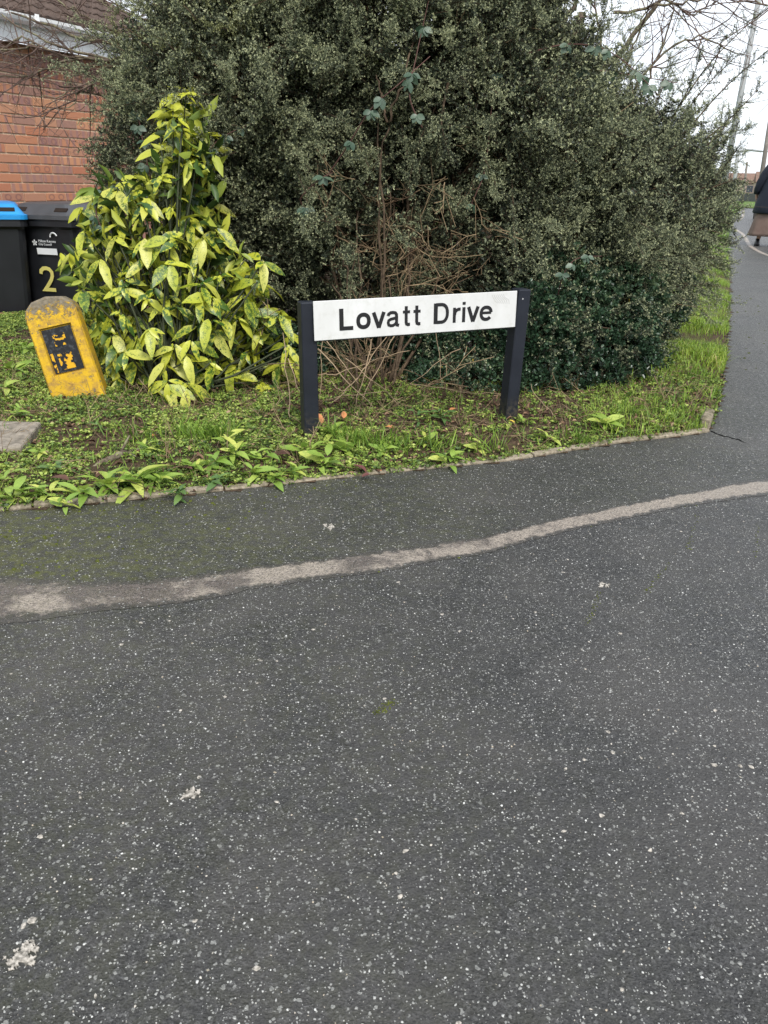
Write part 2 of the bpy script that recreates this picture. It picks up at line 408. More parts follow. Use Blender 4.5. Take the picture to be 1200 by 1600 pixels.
# crack in the asphalt, splats, moss tufts
def blob(pts_px, name, mat, z, label, cat, h=.0015):
    pts = [P(*a) for a in pts_px]; c = sum(pts)/len(pts); n = len(pts)
    V = [(p[0]-c[0], p[1]-c[1], h*.2) for p in pts]+[((p[0]-c[0])*.8, (p[1]-c[1])*.8, h) for p in pts]+[(p[0]-c[0], p[1]-c[1], -.004) for p in pts]
    Fc = [tuple(range(n, 2*n))]+[(i, (i+1) % n, n+(i+1) % n, n+i) for i in range(n)]+[(i, (i+1) % n, 2*n+(i+1) % n, 2*n+i) for i in range(n)]
    o = link(name, newmesh(name, V, Fc, mat)); o.location = (c[0], c[1], z+float(gh(c[1]))); fixn(o); tag(o, label, cat); return o
def ragged(cx, cy, rx, ry, n=26, seed=0, rough=.45):
    r = random.Random(seed); ph = [r.uniform(0, 6.3) for _ in range(5)]
    return [(cx+rx*(1+rough*(.5*math.sin(3*t+ph[0])+.3*math.sin(7*t+ph[1])+r.uniform(-.35, .35)))*math.cos(t), cy+ry*(1+rough*(.5*math.sin(4*t+ph[2])+.3*math.sin(6*t+ph[3])+r.uniform(-.35, .35)))*math.sin(t)) for t in [2*PI*i/n for i in range(n)]]
cr = [(1110, 676), (1122, 680), (1134, 683), (1146, 686), (1158, 690), (1166, 694)]
cr = [tuple(q) for q in resample(cr, 17)]; wv_ = [(random.uniform(-1.3, 1.3), random.uniform(.3, 1.1)*(1-i/22)) for i in range(17)]; up = [(x, y+w[0]-w[1]) for (x, y), w in zip(cr, wv_)]; dn = [(x, y+w[0]+w[1]) for (x, y), w in list(zip(cr, wv_))[::-1]]
blob(up+dn, 'crack', m_crack, .0045, 'dark crack running from the kerb corner across the footway', 'crack', .0008)
def rot(pts, cx, cy, a): return [(cx+(x-cx)*math.cos(a)-(y-cy)*math.sin(a), cy+(x-cx)*math.sin(a)+(y-cy)*math.cos(a)) for x, y in pts]
for i, (cx, cy, rx, ry, lab, a) in enumerate([(38, 1494, 30, 15, 'large pale dried splat near the bottom left corner', -.75), (300, 1240, 15, 8, 'small pale dried splat left of the middle of the road', -.5),
     (943, 914, 8, 4.5, 'small round pale splat on the road below the worn strip', 0), (514, 824, 8, 3, 'small white fleck on the footway in front of the sign', .1)]):
    mbs = MB(); c0_ = P(cx, cy); rr_ = random.Random(i)
    for q in range(46 if i < 2 else 8):
        tx = rr_.gauss(0, .45); ty = rr_.gauss(0, .45); x_, y_ = cx+rx*tx, cy+ry*ty; k_ = (.34 if i < 2 else .7)*rr_.uniform(.35, 1)*max(.3, 1-.5*math.hypot(tx, ty))
        x_, y_ = rot([(x_, y_)], cx, cy, a)[0]; pl = [P(*w) for w in rot(ragged(x_, y_, rx*k_, rx*k_*.8, 11, q+7*i, 1.1), x_, y_, a)]; cc = sum(pl)/len(pl); h_ = .0007+.00001*q
        mbs.add([(w[0]-c0_[0], w[1]-c0_[1], -.002) for w in pl]+[(w[0]*.9+cc[0]*.1-c0_[0], w[1]*.9+cc[1]*.1-c0_[1], h_) for w in pl], [tuple(range(11, 22))]+[(j, (j+1) % 11, 11+(j+1) % 11, 11+j) for j in range(11)])
    o = fixn(mbs.build('dried_splat', m_splat)); o.location = (c0_[0], c0_[1], .0006 if i != 3 else .0046); tag(o, lab, 'splat')

# real stone chips in the surface near the camera, and small lichen spots
def chips(name, n, region, zoff, mat, smin, smax, label, kind='stuff', flat=.35, maskf=None, tr=(0, 1)):
    X = rng.uniform(region[0], region[1], n); Y = rng.uniform(region[2]**.5, region[3]**.5, n)**2
    if maskf is not None:
        k = maskf(X, Y); X, Y = X[k], Y[k]
    n = len(X); s = smin+(smax-smin)*rng.random(n)**2.2
    a = rng.uniform(0, 2*PI, (n, 6)); a.sort(1); a = np.linspace(0, 2*PI, 7)[:6][None]+rng.uniform(-.35, .35, (n, 6))+rng.uniform(0, 6, (n, 1))
    r = s[:, None]*rng.uniform(.6, 1.1, (n, 6)); el = rng.uniform(.5, 1, n)[:, None]; th = rng.uniform(0, PI, n)[:, None]
    ex, ey = r*np.cos(a), r*np.sin(a)*el
    x = X[:, None]+ex*np.cos(th)-ey*np.sin(th); y = Y[:, None]+ex*np.sin(th)+ey*np.cos(th)
    z0 = (gh(Y)+zoff)[:, None]+np.zeros((n, 6)); bot = np.stack([x, y, z0-.001], -1)
    top = np.stack([X[:, None]+(x-X[:, None])*.7, Y[:, None]+(y-Y[:, None])*.7, z0+(s*flat)[:, None]*rng.uniform(.6, 1, (n, 6))], -1)
    V = np.concatenate([bot, top], 1).reshape(-1, 3); b = np.arange(n)[:, None]*12
    quads = np.concatenate([b+np.array([[i, (i+1) % 6, 6+(i+1) % 6, 6+i]]) for i in range(6)], 0)
    quads = np.concatenate([quads, b+np.array([[6, 7, 8, 9]]), b+np.array([[6, 9, 10, 11]])])
    t = np.repeat(rng.uniform(tr[0], tr[1], n), 12)
    return tag(link(name, newmesh(name, V, quads, mat, False, t)), label, None, None, kind)
U2y = lambda X: np.interp(X, U2[:250, 0], U2[:250, 1]); L2y = lambda X: np.interp(X, L2[:250, 0], L2[:250, 1])
chips('stone_chips', 27000, (-1.4, 2.2, .45, 3.0), .0, m_chip, .0008, .0034, 'pale stone chips bedded in the asphalt', maskf=lambda X, Y: (Y < L2y(X)) & (abs(X) < .25+.62*Y))
chips('stone_chips', 11000, (-1.6, 2.2, 1.6, 3.4), .004, m_chip, .0010, .0030, 'pale stone chips bedded in the footway', maskf=lambda X, Y: (Y > U2y(X)) & ~inside(X, Y))
chips('moss_tufts', 5200, (-1.7, 1.6, 1.7, 3.4), .004, m_mossb, .0012, .0095, 'small yellow green moss cushions on the damp footway', flat=.5,
      maskf=lambda X, Y: (Y > U2y(X)) & ~inside(X, Y) & (vnoise(X, Y, 5, 8)*.35+edge_dist(X, Y)*1.5+np.clip(X+.7, -.3, 3)*.6 < .30+rng.random(len(X))*.4))
chips('moss_tufts', 900, (-1.6, 1.6, 1.5, 3.0), .0, m_mossb, .003, .008, 'thin line of moss beside the worn strip', flat=.4,
      maskf=lambda X, Y: (abs(Y-L2y(X)) < .008+.0*X) | ((abs(Y-U2y(X)) < .010) & (X < .2)))
chips('moss_tufts', 350, (2.1, 3.6, 3.2, 8.5), .004, m_mossb, .004, .016, 'moss on the footway beside the grass', flat=.4,
      maskf=lambda X, Y: ~inside(X, Y) & (edge_dist(X, Y) < .28))
def near_line(px_pts, w):
    q = np.array([P(*a)[:2] for a in px_pts])
    def f(X, Y):
        d = np.full(len(X), 9.)
        for a, b in zip(q[:-1], q[1:]):
            ab = b-a; t = np.clip(((X-a[0])*ab[0]+(Y-a[1])*ab[1])/(ab@ab), 0, 1); d = np.minimum(d, np.hypot(X-a[0]-t*ab[0], Y-a[1]-t*ab[1]))
        return d < w*rng.random(len(X))
    return f
for k, (ln, w, lab) in enumerate([([(938, 925), (930, 950), (912, 975)], .010, 'faint moss streak below the round pale splat on the road'), ([(1092, 800), (1082, 830), (1074, 860)], .012, 'moss streak on the road just below the pale strip at the right'), ([(1186, 820), (1182, 870)], .010, 'short moss streak near the right edge of the road'),
        ([(592, 1112), (602, 1104), (612, 1098)], .016, 'small green moss patch near the middle of the road'), ([(1045, 880), (1030, 900), (1010, 925)], .010, 'thin moss trace between the two longer moss streaks')]):
    q = np.array([P(*a)[:2] for a in ln]); lo, hi = q.min(0)-.03, q.max(0)+.03
    chips('moss_streak', 1100, (lo[0], hi[0], lo[1], hi[1]), .0, m_mossb, .001, .0042, lab, flat=.4, maskf=near_line(ln, w))
chips('lichen_spots', 420, (-1.2, 1.6, .6, 3.0), .0004, m_splat, .002, .009, 'small pale lichen spots on the road', flat=.04, maskf=lambda X, Y: (Y < L2y(X)))

# ------------------------------------------------------------------ brick house
WU = np.array([.4562, .8899]); WN = np.array([WU[1], -WU[0]]); W0 = np.array([-3.253, 6.948])
ZB = -.3
def brickmat():
    n = NT('brick', .85, .25); r = n.rnd(); v = n.coord(); v2 = n.n('VectorMath'); v2.operation = 'ADD'
    cmb = n.n('CombineXYZ'); n.set(cmb.inputs[0], n.math('MULTIPLY', r, 31.)); n.set(cmb.inputs[1], n.math('MULTIPLY', r, 17.)); n.l(v, v2.inputs[0]); n.l(cmb.outputs[0], v2.inputs[1]); vv = v2.outputs[0]
    base = n.ramp(r, [(0, (.42, .155, .085)), (.25, (.48, .215, .115)), (.5, (.33, .165, .12)), (.75, (.54, .265, .14)), (1, (.30, .17, .135))])
    kiss = n.math('FRACT', n.math('MULTIPLY', r, 7.31))
    on = n.math('GREATER_THAN', kiss, .45)
    sx = n.n('SeparateXYZ'); n.l(v, sx.inputs[0])
    w = n.math('SINE', n.math('ADD', n.math('MULTIPLY', sx.outputs[0], 88.), n.math('MULTIPLY', r, 40.)))
    stripe = n.ramp(n.math('ADD', n.math('MULTIPLY', w, .5), n.math('MULTIPLY', n.noise(30, 3, vv), .6)), [(.25, 0), (.6, .75)])
    c = n.mix(n.math('MULTIPLY', stripe, on), base, (.27, .15, .15))
    ring = n.math('ABSOLUTE', n.math('SUBTRACT', n.math('SQRT', n.math('ADD', n.math('POWER', n.math('MULTIPLY', n.math('SUBTRACT', n.math('ABSOLUTE', sx.outputs[0]), .052), 38.), 2.), n.math('POWER', n.math('MULTIPLY', sx.outputs[2], 48.), 2.))), 1.))
    ron = n.math('GREATER_THAN', n.math('FRACT', n.math('MULTIPLY', r, 13.7)), .80)
    c = n.mix(n.math('MULTIPLY', n.ramp(ring, [(.12, .6), (.4, 0)]), ron), c, (.12, .06, .07))
    c = n.mix(n.ramp(n.noise(45, 5, vv, .7), [(.35, 0), (.8, .5)]), c, (.45, .24, .17))
    n.col(c); n.bump(n.noise(160, 4, vv), .5, .003); return n.m
m_brick = brickmat()
m_mortar = plain('mortar', (.68, .54, .38), .95, .1, .2, 20, .5, 200)
m_white = NT('white_plastic', .35, .5); m_white.col(m_white.ramp(m_white.noise(2.2, 4, m_white.pos()), [(.3, (.82, .82, .81)), (.7, (.9, .9, .9))])); m_white = m_white.m
m_tile = plain('roof_tile', (.085, .06, .048), .9, .2, .45, 9, .6, 90)
m_void = plain('painted_shade_dark', (.03, .022, .018), .9, .1)  # near-black with shade painted in, for the soffit and the lid grips
def w3(s, off, z): p = W0+WU*s+WN*off; return Vector((p[0], p[1], z))
house = empty('brick_house', (*W0, ZB)); tag(house, 'red brick house with white gutter and fascia behind the bins and the bush', 'house')
HM = Matrix(((WU[0], -WN[0], 0, 0), (WU[1], -WN[1], 0, 0), (0, 0, 1, 0), (0, 0, 0, 1)))   # local x along the wall, -y towards the street
wr = house.matrix_world.copy()
S0, S1 = -2.6, 2.1
ZT = D(0, 56, 6.948)[2]-ZB
mb = MB(); mb.box(S0, S1, .006, .12, 0, ZT); wall = fixn(mb.build('wall', m_mortar, house, M=HM))
bms = []
for k in range(6):
    L = (.2155, .1025)[k == 5]; mb = MB(); q = [random.uniform(-.0015, .0015) for _ in range(4)]
    mb.box(-L/2+q[0], L/2+q[1], -.0045, .03, -.0315+q[2], .0315+q[3], .003); bms.append(newmesh('brick', mb.V, mb.F, m_brick))
z0 = (.958-ZB) % .075 - .075; row = 0; near = []; farb = []
z = z0
while z < ZT-.01:
    off = (row % 2)*.1125
    s = S0+off
    while s < S1-.1:
        hidden = (s+.1 > 1.55) or (z < .62) or (s < -1.3)
        (farb if hidden else near).append((s+.1125, z+.0375)); s += .225
    z += .075; row += 1
if len(near) > 295:
    near.sort(key=lambda a: abs(a[0]+.2)); farb += near[295:]; near = near[:295]
for (s, z) in near:
    o = link('brick', bms[random.randrange(5)], wall, Matrix.Translation((s, random.uniform(-.0012, .0012), z+random.uniform(-.001, .001)) ) @ Matrix.Rotation(random.uniform(-.006, .006), 4, 'Y'))
mb = MB()
for (s, z) in farb: mb.box(s-.107, s+.107, -.004, .02, z-.0325, z+.0325)
o = mb.build('brick', m_brick, wall); fixn(o); o['kind'] = 'stuff'
mb = MB(); mb.box(S1-.1, S1, .121, 4.6, 0, ZT); fixn(mb.build('gable_wall', m_brick, house, M=HM))
mb = MB(); mb.box(S0, S1, -.16, -.142, ZT-.02, ZT+.135, .003)
fixn(mb.build('fascia_board', m_white, house, M=HM))
mb = MB(); mb.box(S0, S1, -.14, .10, ZT+.02, ZT+.04); fixn(mb.build('soffit_board', m_void, house, M=HM))  # eave shadow below the fascia is put into this board's colour
# half-round gutter
V = []; Fc = []; prof = [(-.165-.055+.055*math.cos(a), ZT+.165+.055*math.sin(a)) for a in np.linspace(0, -PI, 9)]
prof = [(-.165-.060+.06*math.cos(a), ZT+.165+.062*math.sin(a)) for a in np.linspace(0, -PI, 9)]+[(-.165-.060+.054*math.cos(a), ZT+.165+.056*math.sin(a)) for a in np.linspace(-PI, 0, 9)]
for s in (S0, S1): V += [(s, y, z) for y, z in prof]
m_ = len(prof); Fc = [(i, (i+1) % m_, m_+(i+1) % m_, m_+i) for i in range(m_)]+[tuple(range(m_)), tuple(range(m_, 2*m_))]
fixn(link('gutter', newmesh('gutter', V, Fc, m_white, False), house, HM))
for s in (-.62, .35, 1.4):
    mb = MB(); mb.tube([(s-.012, -.225+.066*math.cos(a), ZT+.165+.068*math.sin(a)) for a in np.linspace(0, -PI, 9)], .006, 4); mb.box(s-.02, s+.02, -.292, -.288, ZT+.13, ZT+.18); fixn(mb.build('gutter_bracket', m_white, house, M=HM))
# roof plane with tiles
roof = MB(); pitch = math.radians(28); cpz, spz = math.cos(pitch), math.sin(pitch)
V = [(S0, -.2, ZT+.17), (S1, -.2, ZT+.17), (S1, -.2+2.6*cpz, ZT+.17+2.6*spz), (S0, -.2+2.6*cpz, ZT+.17+2.6*spz)]
V += [(x, y, z-.05) for x, y, z in V]
roof.add(V, [(0, 1, 2, 3), (7, 6, 5, 4), (0, 4, 5, 1), (1, 5, 6, 2), (2, 6, 7, 3), (3, 7, 4, 0)]); rf = fixn(roof.build('roof', m_void, house, M=HM))
mb = MB(); mb.add([(-.083, 0, .0), (-.03, 0, .014), (.03, 0, .0), (.083, 0, .012), (-.083, .2, .0), (-.03, .2, .014), (.03, .2, .0), (.083, .2, .012),
     (-.083, 0, -.018), (-.03, 0, -.006), (.03, 0, -.018), (.083, 0, -.006)], [(0, 1, 5, 4), (1, 2, 6, 5), (2, 3, 7, 6), (8, 9, 1, 0), (9, 10, 2, 1), (10, 11, 3, 2), (0, 4, 8), (3, 11, 7)]); tm = newmesh('roof_tile', mb.V, mb.F, m_tile)
cnt = 0
for r_ in range(12):
    for c_ in range(int((S1-S0)/.17)):
        s = S0+.09+c_*.17
        if not (-1.7 < s < 2.05) or cnt > 290: continue
        y = -.22+r_*.2*cpz*.93; z = ZT+.19+r_*.2*spz*.93
        o = link('roof_tile', tm, rf, Matrix.Translation((s, y, z)) @ Matrix.Rotation(pitch+random.uniform(-.02, .02)-.05, 4, 'X')); cnt += 1

# ------------------------------------------------------------------ wheelie bins
m_bin = plain('bin_plastic', (.012, .013, .016), .42, .5, .3, 5, .15, 200)
m_binlid = plain('bin_lid_grey', (.065, .068, .074), .45, .5, .25, 5, .15, 200)
m_blue = plain('bin_lid_blue', (.015, .26, .62), .4, .5, .15, 5)
m_print = plain('white_print', (.72, .73, .74), .6, .3, .06)
m_two = plain('yellow_number', (.62, .55, .16), .6, .3, .1)
m_rub = plain('wheel_rubber', (.01, .01, .01), .8, .2)
def loft(mb, rings, cap=True):
    n = len(rings[0]); V = [v for r in rings for v in r]; Fc = []
    for k in range(len(rings)-1):
        for i in range(n): Fc.append((k*n+i, k*n+(i+1) % n, (k+1)*n+(i+1) % n, (k+1)*n+i))
    if cap: Fc += [tuple(range(n))[::-1], tuple((len(rings)-1)*n+i for i in range(n))]
    mb.add(V, Fc)
def rrect(x0, x1, y0, y1, z, r, n=4):
    out = []
    for cx, cy, a0 in ((x1-r, y1-r, 0), (x0+r, y1-r, PI/2), (x0+r, y0+r, PI), (x1-r, y0+r, 1.5*PI)):
        for k in range(n): a = a0+PI/2*k/(n-1); out.append((cx+r*math.cos(a), cy+r*math.sin(a), z))
    return out
def textmesh(s, size, mat, name, ext=.0006):
    cu = bpy.data.curves.new(name, 'FONT'); cu.body = s; cu.size = size; cu.extrude = ext; cu.align_x = 'LEFT'; cu.resolution_u = 3
    o = bpy.data.objects.new(name, cu); COL.objects.link(o); dg = bpy.context.evaluated_depsgraph_get()
    me = bpy.data.meshes.new_from_object(o.evaluated_get(dg)); COL.objects.unlink(o); bpy.data.objects.remove(o); me.materials.clear(); me.materials.append(mat); return me
def wheelie(loc, yaw, lidm, label, group, w=.58, d=.7, h=1.12):
    t = empty('wheelie_bin', loc, yaw); tag(t, label, 'bin', group)
    mb = MB(); hb = h-.14; k = .80
    rings = [rrect(-w/2*k, w/2*k, .06, d*.82, .03, .05)]
    for f in (.25, .5, .75, .93): rings.append(rrect(-w/2*(k+(1-k)*f), w/2*(k+(1-k)*f), .06*(1-f)+.01, d*(.82+.1*f), .03+(hb-.03)*f, .05))
    rings.append(rrect(-w/2-.0, w/2+.0, .0, d*.93, hb-.05, .05)); rings.append(rrect(-w/2-.018, w/2+.018, -.018, d*.94, hb-.045, .05)); rings.append(rrect(-w/2-.018, w/2+.018, -.018, d*.94, hb, .05))
    loft(mb, rings); b = fixn(mb.build('body', m_bin, t, False))
    mb = MB(); zl = hb+.004
    rings = [rrect(-w/2-.026, w/2+.026, -.03, d*.97, zl, .05), rrect(-w/2-.026, w/2+.026, -.03, d*.97, zl+.03, .05), rrect(-w/2-.006, w/2+.006, -.008, d*.95, zl+.036, .05),
             rrect(-w/2+.05, w/2-.05, .07, d*.88, zl+.105, .06), rrect(-w/2+.09, w/2-.09, .12, d*.83, zl+.115, .06)]
    loft(mb, rings); lid = fixn(mb.build('lid', lidm, t))
    # two thin blocks on the sloping lid front, coloured like shaded grip recesses
    for sx in (-1, 1):
        mb = MB(); mb.box(-.055, .055, -.004, .006, -.02, .02, .003); 
        mb.build('grip_shade', m_void, lid, M=Matrix.Translation((sx*(w/2-.11), .026, zl+.067)) @ Matrix.Rotation(-math.radians(48), 4, 'X'))
    mb = MB(); mb.tube([(-w/2+.05, d*.97, hb-.01), (-w/2+.05, d*1.04, hb+.02), (w/2-.05, d*1.04, hb+.02), (w/2-.05, d*.97, hb-.01)], .014, 6); mb.build('handle', m_bin, t)
    for sx in (-1, 1):
        mb = MB(); mb.tube([(sx*(w/2-.07), d*.86, .1), (sx*(w/2-.01), d*.86, .1)], .1, 14); mb.build('wheel', m_rub, t)
    return t, b, lid
bp = D(70, 400, 6.15); bz = -.268
t, body, lid = wheelie((bp[0], bp[1], bz), math.radians(-16), m_binlid, 'dark grey wheelie bin with a yellow number on its front beside the speckled bush', 'wheelie bins by the house')
fy = -.004+.012
def onbody(z): return .06*(1-(z-.03)/(.9))+.004
def put(me, name, x, z, parent, k=0):
    tl = math.atan(.055/.87); return link(name, me, parent, Matrix.Translation((x, onbody(z)-.006, z)) @ Matrix.Rotation(PI/2+tl, 4, 'X'))
put(textmesh('Milton Keynes', .027, m_print, 'printed_lettering'), 'printed_lettering', -.045, .82, body)
put(textmesh('City Council', .023, m_print, 'printed_lettering'), 'printed_lettering', -.045, .798, body)
mb = MB(); mb.box(-.08, .10, -.024, .022, 0, .001); put(newmesh('white_panel', mb.V, mb.F, m_print), 'white_panel', .01, .755, body)
mb = MB()   # little leaf-and-star emblem left of the words
for a in range(5):
    an = a*2*PI/5+.3; mb.add([(0, 0, .0006), (.018*math.cos(an-.4), .018*math.sin(an-.4), .0006), (.025*math.cos(an), .025*math.sin(an), .0006), (.018*math.cos(an+.4), .018*math.sin(an+.4), .0006)], [(0, 1, 2, 3)])
put(newmesh('emblem', mb.V, mb.F, m_print), 'emblem', -.078, .815, body)
mb = MB(); mb.tube([(.03*math.cos(a)+.0, .03*math.sin(a), .0) for a in np.linspace(.3, 3.2, 9)], .006, 4); put(newmesh('emblem', mb.V, mb.F, m_print), 'emblem', .10, .86, body)
# the number
def stroke(mb, pts, w, z, h=.0008):
    pts = [Vector((*p, 0)) for p in pts]; n = len(pts); Lf = []; Rt = []
    for i in range(n):
        a = (pts[i]-pts[i-1]).normalized() if i else None; b = (pts[i+1]-pts[i]).normalized() if i < n-1 else None
        a = a or b; b = b or a; t = (a+b).normalized(); nn_ = Vector((-t.y, t.x, 0)); q = w/2/max(.3, nn_.dot(Vector((-a.y, a.x, 0)))); Lf.append(pts[i]+nn_*q); Rt.append(pts[i]-nn_*q)
    V = [(p.x, p.y, z+h) for p in Lf]+[(p.x, p.y, z+h) for p in Rt]+[(p.x, p.y, z-.0005) for p in Lf]+[(p.x, p.y, z-.0005) for p in Rt]; Fc = []
    for i in range(n-1): Fc += [(i, n+i, n+i+1, i+1), (i, i+1, 2*n+i+1, 2*n+i), (n+i, 3*n+i, 3*n+i+1, n+i+1)]
    Fc += [(0, 2*n, 3*n, n), (n-1, 2*n-1, 4*n-1, 3*n-1)]
    mb.add(V, Fc)
mb = MB(); stroke(mb, [(-.055, .13), (-.05, .155), (-.025, .172), (.0, .175), (.028, .168), (.045, .148), (.045, .12), (.03, .09), (0, .055), (-.04, .013), (.056, .013)], .028, 0)
put(newmesh('number_two', mb.V, mb.F, m_two), 'number_two', -.02, .455, body)
mb = MB(); mb.box(-.16, .12, -.012, .012, 0, .001); link('lid_sticker', newmesh('lid_sticker', mb.V, mb.F, m_print), lid, Matrix.Translation((-.02, .06, bz*0+.93+.004+.098)) @ Matrix.Rotation(math.radians(42), 4, 'X'))
bp = D(12, 400, 5.85)
wheelie((bp[0]-.20, bp[1]+.1, bz), math.radians(24), m_blue, 'wheelie bin with a bright blue lid, cut off by the left edge of the photo', 'wheelie bins by the house')
# low edging behind the verge, in front of the bins
m_terra = plain('edging_brown', (.26, .15, .09), .9, .2, .3, 12, .5, 80)
t = empty('garden_edging', (EA[0], EA[1], 0), math.atan2(EDIR[1], EDIR[0])); tag(t, 'low brown garden edging between the weedy verge and the bins', 'edging')
for k in range(-2, 5):
    mb = MB(); mb.box(k*.45+.004, k*.45+.446, .0, .05, -.28, .055+random.uniform(-.006, .004), .006); fixn(mb.build('edging_block', m_terra, t))

# ------------------------------------------------------------------ fire hydrant marker
def hydmat():
    n = NT('yellow_paint', .7, .35); v = n.coord(); f = n.noise(44, 7, v, .85); f2 = n.noise(5, 4, v)
    c = n.mix(n.ramp(n.noise(19, 5, v, .75), [(.44, 0), (.64, .9)]), n.ramp(f2, [(.3, (.55, .33, .012)), (.7, (.70, .44, .02))]), (.34, .20, .05))
    bare = n.ramp(n.noise(60, 4, v), [(.3, (.12, .1, .07)), (.7, (.25, .21, .15))])
    sx = n.n('SeparateXYZ'); n.l(v, sx.inputs[0])
    top = n.ramp(sx.outputs[2], [(.40, 0), (.53, .22)])
    k = n.ramp(n.math('ADD', f, top), [(.575, 0), (.62, 1)])
    n.col(n.mix(k, c, bare)); n.bump(n.math('SUBTRACT', n.noise(90, 4, v), n.math('MULTIPLY', k, .6)), .6, .004); return n.m
m_hyd = hydmat()
m_blackpl = NT('black_plate', .45, .4); _v = m_blackpl.coord(); m_blackpl.col(m_blackpl.ramp(m_blackpl.noise(50, 5, _v, .7), [(.5, (.006, .007, .009)), (.66, (.05, .055, .06))])); m_blackpl = m_blackpl.m
m_hletter = NT('flaking_yellow', .7, .3); _v = m_hletter.coord()
m_hletter.col(m_hletter.ramp(m_hletter.noise(34, 4, _v, .6), [(.50, (.010, .012, .016)), (.53, (.66, .36, .015))])); m_hletter = m_hletter.m
hp = P(131, 627); TOPp = D(82, 458, hp[1]+.06)
t = empty('hydrant_marker', (hp[0]-.0, hp[1], -.02), 0); tag(t, 'leaning yellow painted concrete fire hydrant marker with a flaking black plate', 'hydrant marker')
ht = .525; hw = .118; dp = .05
lean = math.radians(-13.5)
HMk = Matrix.Rotation(lean, 4, 'Y') @ Matrix.Rotation(math.radians(-5), 4, 'X') @ Matrix.Rotation(math.radians(12), 4, 'Z')
prof = [(-hw*1.06, -.12), (-hw, ht-.075), (-hw*.9, ht-.045), (-hw*.58, ht-.013), (0, ht), (hw*.58, ht-.013), (hw*.9, ht-.045), (hw, ht-.075), (hw*1.06, -.12)]
fr = [(x*1.0, -dp, z) for x, z in prof]; bk = [(x, dp, z) for x, z in prof]; bev = [(x*.94, -dp-.012, z*1.0-(.01 if z > .3 else 0)) for x, z in prof]
rx, z0_, z1_ = .075, .165, .39
rec = [(-rx, -dp-.012, z0_), (-rx, -dp-.012, z1_), (rx, -dp-.012, z1_), (rx, -dp-.012, z0_)]
rec2 = [(x*.93, -dp+.004, z0_+.006 if z == z0_ else z1_-.006) for x, _, z in rec]
V = fr+bk+bev+rec+rec2; n = len(prof); Fc = []
for i in range(n):
    j = (i+1) % n; Fc += [(i, j, n+j, n+i), (2*n+i, 2*n+j, j, i)]
Fc.append(tuple(range(n, 2*n)))
a, b, c, d_ = 3*n, 3*n+1, 3*n+2, 3*n+3
B = 2*n
Fc += [(B+0, a, b, B+1), (B+1, b, B+2), (B+2, b, B+3), (B+3, b, B+4), (B+4, b, c), (B+4, c, B+5), (B+5, c, B+6), (B+6, c, B+7), (B+7, c, d_, B+8), (B+8, d_, a, B+0)]
e = 3*n+4
for i in range(4): Fc.append((3*n+i, 3*n+(i+1) % 4, e+(i+1) % 4, e+i))
Fc.append((e, e+1, e+2, e+3))
o = fixn(link('concrete_post', newmesh('concrete_post', V, Fc, m_hyd), t, HMk))
pl = MB(); pl.box(-rx*.9, rx*.9, -dp-.003, -dp+.003, z0_+.01, z1_-.01); pl = fixn(pl.build('plate', m_blackpl, t, M=HMk))
mb = MB()
mb.box(-.032, .034, -dp-.0055, -dp-.0035, .187, .262); mb.box(-.026, .03, -dp-.0055, -dp-.0035, .298, .352); mb.box(-.062, -.050, -dp-.0055, -dp-.0035, .18, .27)
fixn(mb.build('letter', m_hletter, pl))

# ------------------------------------------------------------------ street name plate
m_post = NT('black_paint', .5, .4); _v = m_post.coord()
m_post.col(m_post.mix(m_post.ramp(m_post.noise(38, 3, _v, .5), [(.725, 0), (.74, 1)]), m_post.ramp(m_post.noise(6, 4, _v), [(.3, (.006, .008, .014)), (.7, (.014, .017, .026))]), (.5, .5, .5)))
_x = m_post.n('SeparateXYZ'); m_post.l(_v, _x.inputs[0]); _c0 = m_post.b.inputs['Base Color'].links[0].from_socket
m_post.col(m_post.mix(m_post.math('MULTIPLY', m_post.ramp(_x.outputs[2], [(.03, 1), (.15, 0)]), m_post.ramp(m_post.noise(60, 5, _v, .7), [(.42, 0), (.6, .8)])), _c0, (.09, .075, .05)))
m_post.bump(m_post.noise(50, 4, _v), .25, .003); m_post = m_post.m
m_face = NT('plate_white', .4, .45); _v = m_face.coord(); _s = m_face.n('Mapping'); _s.inputs['Scale'].default_value = (6, 1, 2); m_face.l(_v, _s.inputs[0])
m_face.col(m_face.mix(m_face.ramp(m_face.noise(26, 5, _v, .7), [(.52, 0), (.8, .45)]), m_face.ramp(m_face.noise(1.5, 4, _s.outputs[0]), [(.3, (.60, .60, .58)), (.7, (.70, .70, .69))]), (.42, .42, .36)))
m_face = m_face.m
m_let = plain('letter_black', (.012, .012, .013), .45, .4, .2)
m_frame = plain('plate_back', (.02, .022, .025), .5, .4)
pL = P(486, 684, .03); pR = P(794, 656, .03)
BL = D(491.5, 533, pL[1]-.03); BR = D(805, 511, pR[1]-.03); TL = D(488.5, 471, pL[1]-.03)
ex = Vector(BR-BL); PW = ex.length; ex.normalize(); ez = Vector(TL-BL); ez = (ez-ex*ez.dot(ex)); PH = ez.length; ez.normalize(); ey = ez.cross(ex).normalized(); ey = -ey if ey.y < 0 else ey
SM = Matrix(((ex.x, ey.x, ez.x, 0), (ex.y, ey.y, ez.y, 0), (ex.z, ey.z, ez.z, 0), (0, 0, 0, 1)))
sign = empty('street_sign', (BL[0], BL[1], 0)); tag(sign, 'low white street name plate with black lettering between two black posts', 'street sign')
SM = Matrix.Translation((0, 0, BL[2])) @ SM
mb = MB(); mb.box(0, PW, 0, .004, 0, PH, .0015); plate = fixn(mb.build('name_plate', m_face, sign, M=SM))
mb = MB(); mb.box(.003, PW-.003, .0045, .017, -.004, PH-.002, .001); fixn(mb.build('backing_board', m_frame, sign, M=SM))
